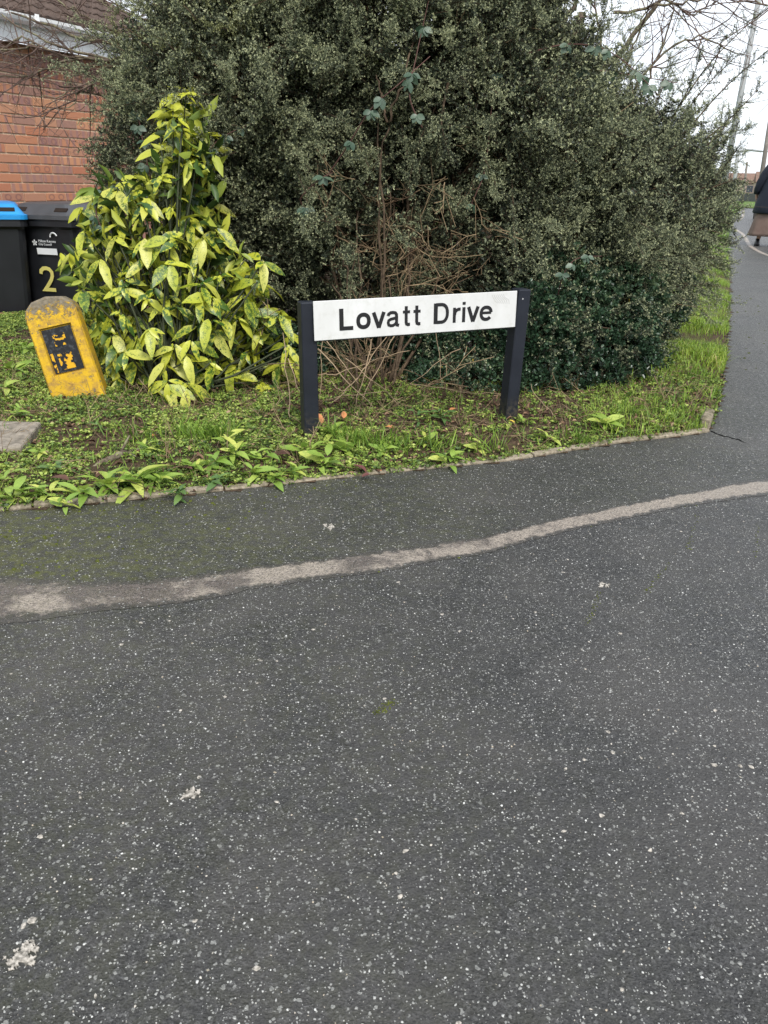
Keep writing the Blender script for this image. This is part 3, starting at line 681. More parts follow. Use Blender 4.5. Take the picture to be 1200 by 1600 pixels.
# lettering: strokes staggered by a hair so that crossings never lie in one plane
CH = PH*.545; x_off = PW*.117; z_off = PH*.235; LS = (PW*(1-.128-.118))/7.52
def arc(cx, cy, rx, ry, a0, a1, n=18): return [(cx+rx*math.copysign(abs(math.cos(a))**.88, math.cos(a)), cy+ry*math.copysign(abs(math.sin(a))**.88, math.sin(a))) for a in np.radians(np.linspace(a0, a1, n))]
sw, hw_ = .195, .17; XH = .74
GL = {
 'L': [([(.083, 0), (.083, 1)], sw), ([(.0, .0725), (.62, .0725)], hw_)],
 'o': [(arc(.34, XH/2, .34-sw/2+.008, XH/2-hw_/2+.008, 0, 360, 37), .175)],
 'v': [([(.07, XH), (.315, .0)], .17), ([(.56, XH), (.315, .0)], .17), ([(.25, .04), (.38, .04)], .08)],
 'a': [([(.07, .53), (.10, .62), (.2, .68), (.31, .685), (.42, .66), (.475, .58), (.48, .44), (.48, .18), (.50, .08), (.6, .05)], .14), ([(.48, .43), (.36, .40), (.2, .37), (.1, .31), (.075, .21), (.1, .1), (.2, .055), (.31, .065), (.42, .13), (.48, .24)], .13)],
 't': [([(.16, .95), (.16, .18), (.185, .095), (.25, .065), (.345, .07)], .145), ([(0, XH-.065), (.345, XH-.065)], .125)],
 'D': [([(.083, 0), (.083, 1)], sw), ([(.08, .928), (.36, .928)]+arc(.36, .5, .31, .428, 88, -88, 18)+[(.36, .072), (.08, .072)], .15)],
 'r': [([(.08, 0), (.08, XH)], .15), ([(.09, .36), (.12, .52), (.19, .61), (.28, .655), (.39, .66)], .14)],
 'i': [([(.08, 0), (.08, XH)], .155), ([(.08, .86), (.08, 1.0)], .155)],
 'e': [([(.08, .395), (.60, .395)], .12), (arc(.335, XH/2, .262, .300, 6, 322, 30), .155)],
}
seq = [('L', 0), ('o', .765), ('v', 1.51), ('a', 2.2), ('t', 2.985), ('t', 3.5), ('D', 4.52), ('r', 5.47), ('i', 5.95), ('v', 6.2), ('e', 6.86)]
for ch, x in seq:
    mb = MB()
    for k, (pts, w) in enumerate(GL[ch]): stroke(mb, [(p[0]*LS, p[1]*CH) for p in pts], w*LS, .0004+.00015*k, .0004)
    link('letter', newmesh('letter', mb.V, mb.F, m_let), plate, Matrix.Translation((x_off+x*LS, -.0004, z_off)) @ Matrix.Rotation(PI/2, 4, 'X'))
for k in range(7):   # faint scuffs near the top right corner
    mb = MB(); x_ = PW*.865+k*.009; stroke(mb, [(0, 0), (.006, -.012), (.016+.002*k, -.026), (.030, -.036-.001*k)], .0016, .0001, .0003)
    link('scuff', newmesh('scuff', mb.V, mb.F, bpy.data.materials.get('scuff_grey') or plain('scuff_grey', (.42, .42, .40), .7, .3)), plate, Matrix.Translation((x_, -.0002, PH*.93)) @ Matrix.Rotation(PI/2, 4, 'X'))
# posts
def post(bpt, toppx, w, dd, label=None):
    tp = D(*toppx, bpt[1]); b0 = Vector((bpt[0], bpt[1], -.1)); tz = tp[2]; ax = (Vector((tp[0], tp[1], tz))-Vector((bpt[0], bpt[1], 0)))
    lx = ax.x/ax.z
    mb = MB(); yaw = math.atan2(ex.y, ex.x)
    M_ = Matrix.Translation((bpt[0]-sign.location.x, bpt[1]-sign.location.y, 0)) @ Matrix(((1, 0, lx, 0), (0, 1, 0, 0), (0, 0, 1, 0), (0, 0, 0, 1))) @ Matrix.Rotation(yaw, 4, 'Z')
    rings = []
    mb.box(-w/2, w/2, -dd/2, dd/2, -.1, tz, .004)
    V2 = [M_ @ Vector(v) for v in mb.V]
    o = link('post', newmesh('post', V2, mb.F, m_post), sign); fixn(o)
post(P(485, 683, .03), (479, 471), .062, .06)
post(P(794, 658, .03)+np.array([.0, .03, 0]), (814.5, 451), .058, .07)

# ------------------------------------------------------------------ far street: lamp columns, poles, wires, hedges, houses
m_pole = plain('pole_grey', (.30, .31, .31), .6, .3, .15, 3)
m_polew = plain('pole_wood', (.20, .18, .16), .9, .2, .25, 6)
def column(name, base_px, top_px, Y, r0, r1, mat, label, cat, arms=None, group=None):
    b = D(*base_px, Y); tp = D(*top_px, Y); dirv = (tp-b)/(tp[2]-b[2]); g0 = float(gh(Y)); base = b-dirv*(b[2]-g0)
    t = empty(name, base); tag(t, label, cat, group)
    mb = MB(); mb.tube([Vector((0, 0, 0)), Vector(tp-base)], [r0, r1], 10); mb.build('shaft', mat, t, True)
    if arms:
        for ar in arms:
            pts = [Vector(D(*q, Y)-base) for q in ar]; mb = MB(); mb.tube(pts, .045*r0/.09, 6); mb.build('arm', mat, t)
            mb = MB(); e_ = pts[-1]; mb.box(e_.x-.28, e_.x+.28, e_.y-.1, e_.y+.1, e_.z-.05, e_.z+.05, .03); mb.build('lamp_head', mat, t)
    return t
column('lamp_column', (1141, 235), (1189, -20), 22, .085, .06, m_pole, 'tall pale grey lamp column rising behind the right edge of the bush', 'lamp column', group='columns and poles along the street')
column('lamp_column', (1150, 265), (1153.5, 237), 62, .16, .12, m_pole, 'small distant lamp column with a curved arm over the street', 'lamp column', [[(1153.5, 237), (1160, 235.5), (1170, 234)], [(1153.5, 237), (1175, 234.6), (1190, 236.5)]], group='columns and poles along the street')
column('telegraph_pole', (1192, 262), (1209, 150), 30, .085, .07, m_polew, 'brown wooden telegraph pole directly behind the walking person', 'telegraph pole', group='columns and poles along the street')
column('telegraph_pole', (1164.5, 278), (1167.5, 253), 75, .11, .09, m_polew, 'tiny far telegraph pole between the bush and the person', 'telegraph pole', group='columns and poles along the street')
m_wire = plain('wire', (.25, .26, .28), .7, .2)
for k, (a, b, lab) in enumerate([(((1260, 90), 28), ((1166, 192), 60), 'overhead wire slanting down steeply to the far street'), (((1300, 120), 25), ((1150, 160), 60), 'overhead wire running flat across the sky on the right'), (((1260, 236), 40), ((1130, 224), 70), 'lowest overhead wire above the far street')]):
    p, q = D(*a[0], a[1]), D(*b[0], b[1]); pts = [p+(q-p)*f-np.array([0, 0, .25*4*f*(1-f)]) for f in np.linspace(0, 1, 10)]
    mb = MB(); mb.tube(pts, .013, 4); o = mb.build('overhead_wire', m_wire); tag(o, lab, 'wire')
# far houses and hedge
m_render = plain('house_render', (.42, .33, .28), .9, .2, .1, 2); m_glass = plain('window_glass', (.06, .07, .09), .15, .6, .2); m_croof = plain('far_roof', (.2, .13, .1), .9, .2, .2, 3)
def farhouse(px, Y, w, d, h, label, mat):
    b = D(px, 303, Y); t = empty('far_house', (b[0], Y, .14), math.radians(-20)); tag(t, label, 'house', 'houses at the far end of the street')
    mb = MB(); mb.box(-w/2, w/2, 0, d, 0, h); fixn(mb.build('wall', mat, t))
    mb = MB(); mb.add([(-w/2-.2, -.25, h), (w/2+.2, -.25, h), (w/2+.2, d+.25, h), (-w/2-.2, d+.25, h), (-w/2-.2, d/2, h+1.7), (w/2+.2, d/2, h+1.7)], [(0, 1, 5, 4), (2, 3, 4, 5), (0, 4, 3), (1, 2, 5), (3, 2, 1, 0)]); fixn(mb.build('roof', m_croof, t))
    for x in np.linspace(-w/2+1.2, w/2-1.2, 3):
        for z in (1.0, 3.3):
            if z+1.2 < h: mb = MB(); mb.box(x-.5, x+.5, -.03, .03, z, z+1.1); fixn(mb.build('window', m_glass, t))
farhouse(1170, 150, 9, 7, 2.5, 'low pinkish house at the end of the street beside the person', m_render)
farhouse(1105, 165, 10, 7, 2.6, 'low brown house behind the right edge of the bush', m_brick)
farhouse(1225, 140, 9, 7, 2.6, 'low pale house hidden behind the walking person', m_render)
m_fence = plain('far_fence', (.12, .12, .115), .9, .2, .2)
a, b = D(1128, 300, 95), D(1215, 300, 85); t = empty('far_fence', (a[0], a[1], .14)); tag(t, 'low dark boarded fence at the far end of the street', 'fence')
nb = 24
for k in range(nb):
    f = k/nb; p = (b-a)*f; q = (b-a)*(f+.93/nb); mb = MB(); mb.tube([(p[0], p[1], .55), (q[0], q[1], .55)], .02, 4); L_ = math.hypot(q[0]-p[0], q[1]-p[1])
    mb = MB(); mb.box(0, L_, -.02, .02, -.05, .85); mb.build('fence_board', m_fence, t, M=Matrix.Translation((p[0], p[1], 0)) @ Matrix.Rotation(math.atan2(q[1]-p[1], q[0]-p[0]), 4, 'Z'))
p = D(1162, 320, 60)
V, Fc = grid(np.linspace(22, 40, 12), np.linspace(42, 90, 12), lambda X, Y: X*0+.175, lambda X, Y: inside(X, Y, np.array([[D(1154, 322, 47)[0]+.5, 47], [D(1200, 322, 47)[0]+6, 47], [48, 90], [D(1160, 322, 88)[0]-3, 90]])))
if len(Fc): tag(link('far_lawn', newmesh('far_lawn', V, Fc, m_field)), kind='structure')

# ------------------------------------------------------------------ person walking away
m_skin = plain('skin', (.42, .26, .19), .55, .4, .05); m_coat = plain('navy_coat', (.012, .015, .026), .7, .3, .3, 4, .3, 60)
m_skirt = NT('brown_skirt', .9, .15); _v = m_skirt.coord(); m_skirt.col(m_skirt.ramp(m_skirt.noise(5, 4, _v), [(.3, (.14, .095, .08)), (.7, (.2, .145, .12))])); m_skirt = m_skirt.m
m_shoe = plain('black_shoe', (.01, .01, .012), .4, .5); m_hair = plain('grey_hair', (.12, .11, .1), .8, .2, .3)
fp = P(1205, 385); Yp = fp[1]
person = empty('person', fp, math.radians(-24)); tag(person, 'person in navy padded coat and long brown skirt walking away along the footway', 'person')
def skin(name, pts, edges, rad, mat, parent, root=0, sub=1):
    me = bpy.data.meshes.new(name); me.from_pydata(pts, edges, []); me.update(); o = bpy.data.objects.new(name, me); COL.objects.link(o); o.parent = parent
    md = o.modifiers.new('s', 'SKIN'); md.use_smooth_shade = True
    for i, v in enumerate(me.skin_vertices[0].data): r = rad[i]; v.radius = (r, r) if not hasattr(r, '__len__') else r; v.use_root = (i == root)
    s_ = o.modifiers.new('u', 'SUBSURF'); s_.levels = sub; s_.render_levels = sub; me.materials.append(mat); return o
pts = [(0, 0, .88), (0, 0, 1.05), (0, -.01, 1.25), (0, 0, 1.40), (0, .01, 1.47), (0, .02, 1.58), (0, .02, 1.66)]; rad = [(.15, .11), (.14, .1), (.16, .11), (.09, .07), .055, (.08, .095), (.06, .07)]
ed = [(0, 1), (1, 2), (2, 3), (3, 4), (4, 5), (5, 6)]
def chain(start, P_, R_):
    pr_ = start
    for p, r in zip(P_, R_): pts.append(p); rad.append(r); ed.append((pr_, len(pts)-1)); pr_ = len(pts)-1
    return pr_
chain(0, [(-.10, .0, .80), (-.18, .08, .46), (-.24, .02, .09), (-.24, .16, .04)], [.085, .055, .036, .03])
chain(0, [(.09, 0, .80), (.10, -.08, .46), (.11, -.24, .12), (.11, -.14, .05)], [.085, .055, .036, .03])
for s_ in (-1, 1):
    w_ = chain(3, [(s_*.18, 0, 1.34), (s_*.32, -.02, 1.12), (s_*.395, .03, .90), (s_*.40, .05, .83)], [.055, .045, .032, (.036, .02)])
    for k in range(4): chain(w_, [(s_*.395, .075-.02*k, .78), (s_*.385, .075-.018*k, .745)], [.009, .007])
    chain(w_, [(s_*.38, .09, .80), (s_*.37, .10, .775)], [.011, .008])
body = skin('body', pts, ed, rad, m_skin, person)
def ringloft(name, secs, mat, parent, n=28, fold=0, seed=0, puff=0):
    r = random.Random(seed); mb = MB(); rings = []
    for k, (cx, cy, z, rx_, ry_) in enumerate(secs):
        rr = []
        for i in range(n):
            a = 2*PI*i/n; q = 1+fold*math.sin(a*7+k*.25)*(1-k/len(secs))+puff*(.5 if k % 2 else -.5); rr.append((cx+rx_*q*math.cos(a), cy+ry_*q*math.sin(a), z))
        rings.append(rr)
    loft(mb, rings); o = mb.build(name, mat, parent, True); return fixn(o)
ringloft('coat', [(0, 0, .54, .40, .29), (0, 0, .56, .415, .30), (0, 0, .65, .405, .29), (0, 0, .68, .395, .28), (0, 0, .77, .385, .28), (0, 0, .8, .37, .27), (0, 0, .89, .36, .265), (0, 0, .92, .345, .25), (0, 0, 1.01, .335, .245), (0, 0, 1.04, .32, .235),
        (0, 0, 1.13, .31, .225), (0, 0, 1.16, .295, .215), (0, 0, 1.24, .285, .2), (0, 0, 1.31, .26, .18), (0, 0, 1.37, .20, .15), (0, 0, 1.41, .13, .11), (0, 0, 1.45, .09, .085)], m_coat, person, puff=.015)
for s_ in (-1, 1):
    mb = MB(); mb.tube([(s_*.17, 0, 1.34), (s_*.25, -.01, 1.27), (s_*.32, -.02, 1.14), (s_*.365, -.01, 1.03), (s_*.39, .01, .93), (s_*.40, .03, .86)], [.075, .092, .088, .078, .068, .055], 12); mb.build('sleeve', m_coat, person, True)
ringloft('skirt', [(0, 0, .17, .42, .30), (0, 0, .22, .41, .295), (0, 0, .35, .385, .28), (0, 0, .5, .36, .26), (0, 0, .7, .24, .18), (0, 0, .85, .2, .15)], m_skirt, person, n=42, fold=.06)
for x, y, rz in ((-.24, .05, 0), (.11, -.2, 0)):
    mb = MB(); loft(mb, [[(x+.048*math.cos(a), y+.04+.135*math.sin(a), z) for a in np.linspace(0, 2*PI, 17)[:-1]] for z in (-.002, .03)]+[[(x+.042*math.cos(a), y+.03+.115*math.sin(a), .065) for a in np.linspace(0, 2*PI, 17)[:-1]], [(x+.036*math.cos(a), y-.01+.05*math.sin(a), .12) for a in np.linspace(0, 2*PI, 17)[:-1]]])
    fixn(mb.build('shoe', m_shoe, person, True))
mb = MB(); loft(mb, [[(q*.098*math.cos(a), .0+q*.108*math.sin(a), z) for a in np.linspace(0, 2*PI, 17)[:-1]] for q, z in ((.6, 1.48), (.95, 1.52), (1.05, 1.6), (.95, 1.68), (.6, 1.73), (.15, 1.75))]); fixn(mb.build('hair', m_hair, person, True))

# ================================================================== vegetation
def frame(d, up=None, roll=None):
    """rotation matrices (n,3,3) with columns x=d"""
    d = d/np.linalg.norm(d, axis=1)[:, None]; n = len(d)
    r = rng.normal(size=(n, 3)) if up is None else up
    y = np.cross(r, d); y /= np.linalg.norm(y, axis=1)[:, None]+1e-9; z = np.cross(d, y)
    return np.stack([d, y, z], -1)
def scatter(name, temps, pos, R3, s, tint, mat, parent=None, kind=None, org=(0, 0, 0), smooth=False):
    """temps: list of (V, quads, tintoffset). joined into ONE mesh"""
    n = len(pos); which = rng.integers(0, len(temps), n); Vs = []; Fs = []; Ts = []; base = 0
    for k, (V, Fc, t) in enumerate(temps):
        q = np.where(which == k)[0]
        if not len(q): continue
        W_ = np.einsum('nij,vj->nvi', R3[q], V)*s[q][:, None, None]+pos[q][:, None, :]
        m = len(V); Vs.append(W_.reshape(-1, 3)); Fs.append((Fc[None]+(np.arange(len(q))*m)[:, None, None]).reshape(-1, 4)+base); base += m*len(q)
        Ts.append((t[None]+tint[q][:, None]).ravel())
    V = np.vstack(Vs)-np.array(org); o = link(name, newmesh(name, V, np.vstack(Fs), mat, smooth, np.clip(np.concatenate(Ts), 0, 1)), parent)
    if kind: o['kind'] = kind
    return o
def leafgeo(L, w, fold=.18, n=2):
    """small leaf: two quads (n=1) or four quads folded along the midrib, along +X"""
    if n == 1: return np.array([(0, 0, 0), (L*.45, w/2, fold*w), (L, 0, 0), (L*.45, -w/2, fold*w)]), np.array([(0, 3, 2, 1)])
    V = [(0, 0, 0), (L*.5, 0, -.0), (L, 0, -.05*L), (L*.3, w*.42, fold*w), (L*.68, w*.42, fold*w), (L*.3, -w*.42, fold*w), (L*.68, -w*.42, fold*w)]
    return np.array(V, float), np.array([(0, 1, 4, 3), (1, 2, 2, 4), (0, 5, 6, 1), (1, 6, 6, 2)])
class Sprig:
    def __init__(s): s.V = []; s.F = []; s.T = []; s.n = 0
    def add(s, V, Fc, t): s.V.append(V); s.F.append(Fc+s.n); s.T.append(np.full(len(V), t) if np.isscalar(t) else t); s.n += len(V)
    def leaf(s, base, d, L, w, t, n=1):
        d = np.array(d, float); d /= np.linalg.norm(d); V, Fc = leafgeo(L, w, .2, n); R3 = frame(d[None], rng.normal(size=(1, 3)) if True else None)[0]
        s.add(V @ R3.T+np.array(base), Fc, t)
    def twig(s, a, b, r, t):
        a, b = np.array(a, float), np.array(b, float); d = b-a; R3 = frame(d[None])[0]; V = []
        for p in (a, b):
            for k in range(3): V.append(p+R3[:, 1]*r*math.cos(2.094*k)+R3[:, 2]*r*math.sin(2.094*k))
        s.add(np.array(V), np.array([(0, 1, 4, 3), (1, 2, 5, 4), (2, 0, 3, 5)]), t)
    def out(s): return np.vstack(s.V), np.vstack(s.F), np.concatenate(s.T)
def euler(R3):
    return np.stack([np.arctan2(R3[:, 2, 1], R3[:, 2, 2]), np.arcsin(np.clip(-R3[:, 2, 0], -1, 1)), np.arctan2(R3[:, 1, 0], R3[:, 0, 0])], -1)
_tc = {}
def inst(name, temps, pos, R3, s, tint, mat, parent=None, kind='stuff', org=(0, 0, 0)):
    # uncountable leaves and twigs: one object whose geometry nodes set template shoots on its points
    n = len(pos); key = (id(temps), mat.name)
    if key not in _tc:
        ng = bpy.data.node_groups.new('shoots_on_points', 'GeometryNodeTree'); ng.interface.new_socket('Geometry', in_out='INPUT', socket_type='NodeSocketGeometry'); ng.interface.new_socket('Geometry', in_out='OUTPUT', socket_type='NodeSocketGeometry')
        gi = ng.nodes.new('NodeGroupInput'); go = ng.nodes.new('NodeGroupOutput'); jn = ng.nodes.new('GeometryNodeJoinGeometry')
        for k, (V, Fc, t) in enumerate(temps):
            o = bpy.data.objects.new('shoot', newmesh('shoot', V, Fc, mat, False, t)); oi = ng.nodes.new('GeometryNodeObjectInfo'); oi.inputs['Object'].default_value = o; oi.inputs['As Instance'].default_value = True
            ng.links.new(oi.outputs['Geometry'], jn.inputs[0])
        ip = ng.nodes.new('GeometryNodeInstanceOnPoints'); ip.inputs['Pick Instance'].default_value = True
        def na(nm, ty): q = ng.nodes.new('GeometryNodeInputNamedAttribute'); q.data_type = ty; q.inputs['Name'].default_value = nm; return q.outputs[0]
        ng.links.new(gi.outputs[0], ip.inputs['Points']); ng.links.new(jn.outputs[0], ip.inputs['Instance']); ng.links.new(na('pick', 'INT'), ip.inputs['Instance Index'])
        ng.links.new(na('rot', 'FLOAT_VECTOR'), ip.inputs['Rotation']); ng.links.new(na('scl', 'FLOAT'), ip.inputs['Scale']); ng.links.new(ip.outputs[0], go.inputs[0]); _tc[key] = ng
    me = bpy.data.meshes.new(name); me.vertices.add(n); me.vertices.foreach_set('co', (np.asarray(pos)-np.array(org)).astype(np.float32).ravel()); me.update(); me.materials.append(mat)
    for nm, ty, dt, v in (('rot', 'FLOAT_VECTOR', 'vector', euler(R3)), ('scl', 'FLOAT', 'value', s), ('itint', 'FLOAT', 'value', tint)):
        a = me.attributes.new(nm, ty, 'POINT'); a.data.foreach_set(dt, np.asarray(v, np.float32).ravel())
    a = me.attributes.new('pick', 'INT', 'POINT'); a.data.foreach_set('value', rng.integers(0, len(temps), n).astype(np.int32))
    o = link(name, me, parent); md = o.modifiers.new('shoots', 'NODES'); md.node_group = _tc[key]; o['kind'] = 'stuff'; return o
def sprig_small(seed, nn=14, lf=.098):
    """unit length shoot: tiny leaves, short side shoots ending in pale star tips"""
    s = Sprig(); x = 0; p = np.zeros(3); d = np.array([1., 0, 0]); step = 1/nn
    for i in range(nn):
        q = p+d*step; s.twig(p, q, .011*(1-.6*i/nn), .02); p = q
        d = d+rng.normal(size=3)*.12; d /= np.linalg.norm(d)
        for k in range(4):
            a = rng.uniform(0, 2*PI); dv = d*.6+np.array([0, math.cos(a), math.sin(a)]); s.leaf(p, dv, lf*rng.uniform(.8, 1.2), lf*.36, rng.uniform(.22, .5))
        if i % 2 == 0 and i < nn-1:
            a = rng.uniform(0, 2*PI); dv = d*.7+np.array([0, math.cos(a), math.sin(a)]); dv /= np.linalg.norm(dv); e = p+dv*rng.uniform(.12, .26)
            s.twig(p, e, .007, .02)
            for k in range(4): a = rng.uniform(0, 2*PI); s.leaf(p+(e-p)*rng.uniform(.3, .9), dv+rng.normal(size=3)*.7, lf, lf*.36, rng.uniform(.25, .55))
            for k in range(6): s.leaf(e, dv*.8+rng.normal(size=3)*.6, lf*.8, lf*.30, rng.uniform(.62, .95))
    for k in range(6): s.leaf(p, d+rng.normal(size=3)*.6, lf*.8, lf*.36, rng.uniform(.7, 1))
    return s.out()
def sprig_bare(seed):
    s = Sprig(); p = np.zeros(3); d = np.array([1., 0, 0])
    for i in range(7):
        q = p+d/7; s.twig(p, q, .014*(1-.1*i), rng.uniform(.3, .7)); 
        if rng.random() < .8: e = q+(d+rng.normal(size=3)*.8)*rng.uniform(.1, .35); s.twig(q, e, .008, rng.uniform(.3, .8))
        p = q; d = d+rng.normal(size=3)*.22; d /= np.linalg.norm(d)
    return s.out()
def sprig_round(seed, nl=9, L=.3):
    """unit: glossy oval leaves in whorls along a stub"""
    s = Sprig(); s.twig((0, 0, 0), (.55, 0, 0), .015, .02)
    for i in range(nl):
        a = i*2.4; f = i/nl; s.leaf((.15+.4*f, 0, 0), np.array([.35+.9*f, math.cos(a), math.sin(a)]), L*rng.uniform(.75, 1.15), L*.62, rng.uniform(.25, .75), 2)
    return s.out()
def sprig_cover(seed):
    s = Sprig()
    for k in range(4):
        a = rng.uniform(0, 2*PI); e = np.array([math.cos(a)*.6, math.sin(a)*.6, rng.uniform(.15, .6)]); s.twig((0, 0, 0), e, .02, .25)
        for j in range(3):
            b = rng.uniform(0, 2*PI); s.leaf(e*rng.uniform(.5, 1), (math.cos(b), math.sin(b), rng.uniform(.0, .5)), rng.uniform(.28, .5), .26, rng.uniform(.2, .9), 1)
    return s.out()

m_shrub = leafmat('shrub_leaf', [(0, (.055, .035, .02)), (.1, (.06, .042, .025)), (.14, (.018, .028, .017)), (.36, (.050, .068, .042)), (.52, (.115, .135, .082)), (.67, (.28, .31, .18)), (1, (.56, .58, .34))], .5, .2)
m_shruby = leafmat('shrub_leaf_olive', [(0, (.055, .035, .02)), (.1, (.06, .042, .025)), (.14, (.03, .036, .015)), (.4, (.085, .095, .042)), (.58, (.15, .165, .07)), (.78, (.28, .30, .13)), (1, (.44, .45, .21))], .5, .2)
m_glossy = leafmat('glossy_leaf', [(0, (.05, .035, .02)), (.1, (.03, .03, .015)), (.14, (.012, .026, .014)), (.5, (.028, .062, .032)), (.8, (.07, .125, .065)), (1, (.15, .21, .10))], .3, .12, .5)
m_twig = NT('brown_twig', .85, .2); m_twig.col(m_twig.ramp(m_twig.noise(40, 3, m_twig.pos()), [(.3, (.045, .03, .02)), (.7, (.14, .10, .065))])); m_twig = m_twig.m
m_twigt = leafmat('dry_twig', [(0, (.05, .03, .018)), (.5, (.12, .075, .045)), (1, (.30, .22, .13))], .85, 0, .2)
m_bark = NT('lichen_bark', .9, .2); _v = m_bark.pos(); m_bark.col(m_bark.mix(m_bark.ramp(m_bark.noise(22, 5, _v, .7), [(.45, 0), (.6, .8)]), m_bark.ramp(m_bark.noise(60, 4, _v), [(.3, (.07, .05, .038)), (.7, (.17, .13, .10))]), (.26, .25, .15))); m_bark = m_bark.m

TS = [sprig_small(i) for i in range(7)]; TB = [sprig_bare(i) for i in range(4)]; TR = [sprig_round(i) for i in range(5)]; TC = [sprig_cover(i) for i in range(6)]

def shell(ells, n, depth=(.78, 1.06), back=.35, noisef=3.2, gap=-9):
    """points and outward normals in the outer shell of a union of ellipsoids (cx,cy,cz,rx,ry,rz)"""
    E_ = np.array(ells); area = (E_[:, 3]*E_[:, 4]*E_[:, 5])**(2/3); pr_ = area/area.sum()
    k = rng.choice(len(E_), n*3, p=pr_); d = rng.normal(size=(n*3, 3)); d /= np.linalg.norm(d, axis=1)[:, None]
    e = E_[k]; r = rng.uniform(depth[0], depth[1], n*3)
    f = 1+.17*vnoise(d[:, 0]*e[:, 3]+e[:, 0]+d[:, 1]*.7, d[:, 2]*e[:, 5]+e[:, 2]+d[:, 1]*.5, 5.5, 21)
    p = e[:, :3]+d*e[:, 3:]*(r*f)[:, None]; nn_ = d/e[:, 3:]; nn_ /= np.linalg.norm(nn_, axis=1)[:, None]
    ok = p[:, 2] > gh(p[:, 1])+.03
    for q in range(len(E_)):
        v = ((p-E_[q, :3])/E_[q, 3:]); ok &= (k == q) | ((v*v).sum(1) > .62)
    view = p-CP; view /= np.linalg.norm(view, axis=1)[:, None]; ok &= ((nn_*view).sum(1) < .15) | (rng.random(n*3) < back)
    g_ = vnoise(p[:, 0]+p[:, 1]*.3, p[:, 2], noisef, 33); ok &= g_ > gap
    p, nn_ = p[ok][:n], nn_[ok][:n]; return p, nn_
def ellp(px, py, Y, rx, ry, rz): c = D(px, py, Y); return (c[0], c[1], c[2], rx, ry, rz)

def foliage(name, ells, n, size, temps, mat, parent, org, tint=(-.06, .1), upw=.35, rnd=.55, thin=None, **kw):
    p, nn_ = shell(ells, n, **kw)
    if thin:
        q = p-CP; z_ = q @ FW; X_, Y_ = 600+F*(q @ CR)/z_, 800-F*(q @ CU)/z_; ok = rng.random(len(p)) > sum(t_[4]*np.exp(-((X_-t_[0])/t_[2])**2-((Y_-t_[1])/t_[3])**2) for t_ in thin); p, nn_ = p[ok], nn_[ok]
    fld = np.stack([vnoise(p[:, 0]+p[:, 1]*.4, p[:, 2], 4, 61+q) for q in range(3)], -1)
    d = nn_*.65+np.array([0, 0, upw+.15])+fld*.55+rng.normal(size=p.shape)*rnd*.6
    s = rng.uniform(size[0], size[1], len(p)); clump = .13*vnoise(p[:, 0]+.5*p[:, 1], p[:, 2], 4, 44)
    return inst(name, temps, p, frame(d), s, rng.uniform(tint[0], tint[1], len(p))+clump, mat, parent, 'stuff', org)

def sprayset(name, ells, n, L, mat, parent, org, dt=0., up=.45, sz=(.06, .12)):
    # arching leafy sprays that stand out of the crown
    p, nn_ = shell(ells, n, (.92, 1.05), back=.15); P_ = []; D_ = []; S_ = []; T_ = []; mb = MB()
    for i in range(len(p)):
        d = nn_[i]+np.array([0, 0, up])+rng.normal(size=3)*.35; d /= np.linalg.norm(d); l = rng.uniform(*L); q = p[i].copy(); pts = [q]; m = 9
        for j in range(m): d = d+np.array([0, 0, -.045])+rng.normal(size=3)*.06; d /= np.linalg.norm(d); q = q+d*l/m; pts.append(q)
        mb.tube(np.array(pts)-org, np.linspace(.0028, .001, m+1), 3, cap=False); t = rng.uniform(-.05, .13)+dt
        for j in range(1, m+1):
            for k in range(2): P_.append(pts[j]); D_.append((pts[j]-pts[j-1])/(l/m)+rng.normal(size=3)*.55); S_.append(rng.uniform(*sz)*(1.2-.05*j)); T_.append(t+.012*j)
    P_ = np.array(P_); q = P_-CP; z_ = q @ FW; X_, Y_ = 600+F*(q @ CR)/z_, 800-F*(q @ CU)/z_; ok = ~((X_ > 1152) & (Y_ > 225)); P_, D_, S_, T_ = P_[ok], np.array(D_)[ok], np.array(S_)[ok], np.array(T_)[ok]
    o = mb.build('sprig_stems', m_twig, parent); o['kind'] = 'stuff'
    return inst(name, TS, np.array(P_), frame(np.array(D_)), np.array(S_), np.array(T_), mat, parent, 'stuff', org)

# ---- big small-leaved evergreen bush
B0 = np.array([.2, 4.6, 0.])
bush = empty('evergreen_bush', B0); tag(bush, 'large dark small-leaved evergreen bush filling the corner behind the street sign', 'bush')
EL = [ellp(430, 150, 4.75, .62, .6, .62), ellp(640, 60, 4.8, .75, .65, .75), ellp(790, 215, 4.8, .58, .6, .50), ellp(915, 290, 4.95, .50, .6, .36), ellp(975, 355, 5.3, .36, .6, .32),
      ellp(560, 330, 4.75, .72, .55, .55), ellp(780, 380, 4.8, .7, .55, .42), ellp(930, 420, 5.0, .42, .5, .35), ellp(390, 340, 4.8, .45, .5, .6), ellp(450, 0, 5.2, .6, .6, .6), ellp(1010, 335, 6.0, .42, .8, .36), ellp(560, -60, 5.2, .9, .6, .6)]
foliage('foliage', EL, 11500, (.10, .19), TS, m_shrub, bush, B0, depth=(.80, 1.05), gap=-1.5, thin=[(640, 380, 65, 75, .6), (800, 300, 60, 25, .7), (470, 250, 40, 20, .6), (860, 350, 50, 25, .6), (590, 560, 70, 60, .5)])
sprayset('foliage', EL, 420, (.24, .5), m_shrub, bush, B0, .05)
sprayset('foliage', [ellp(430, 130, 4.7, .6, .6, .6), ellp(450, 0, 5.2, .6, .6, .6), ellp(620, 60, 4.8, .7, .65, .7)], 170, (.22, .45), m_shrub, bush, B0, .12)
foliage('foliage', EL, 4200, (.24, .36), TS, m_shrub, bush, B0, depth=(.25, .78), back=1, tint=(-.16, -.05))
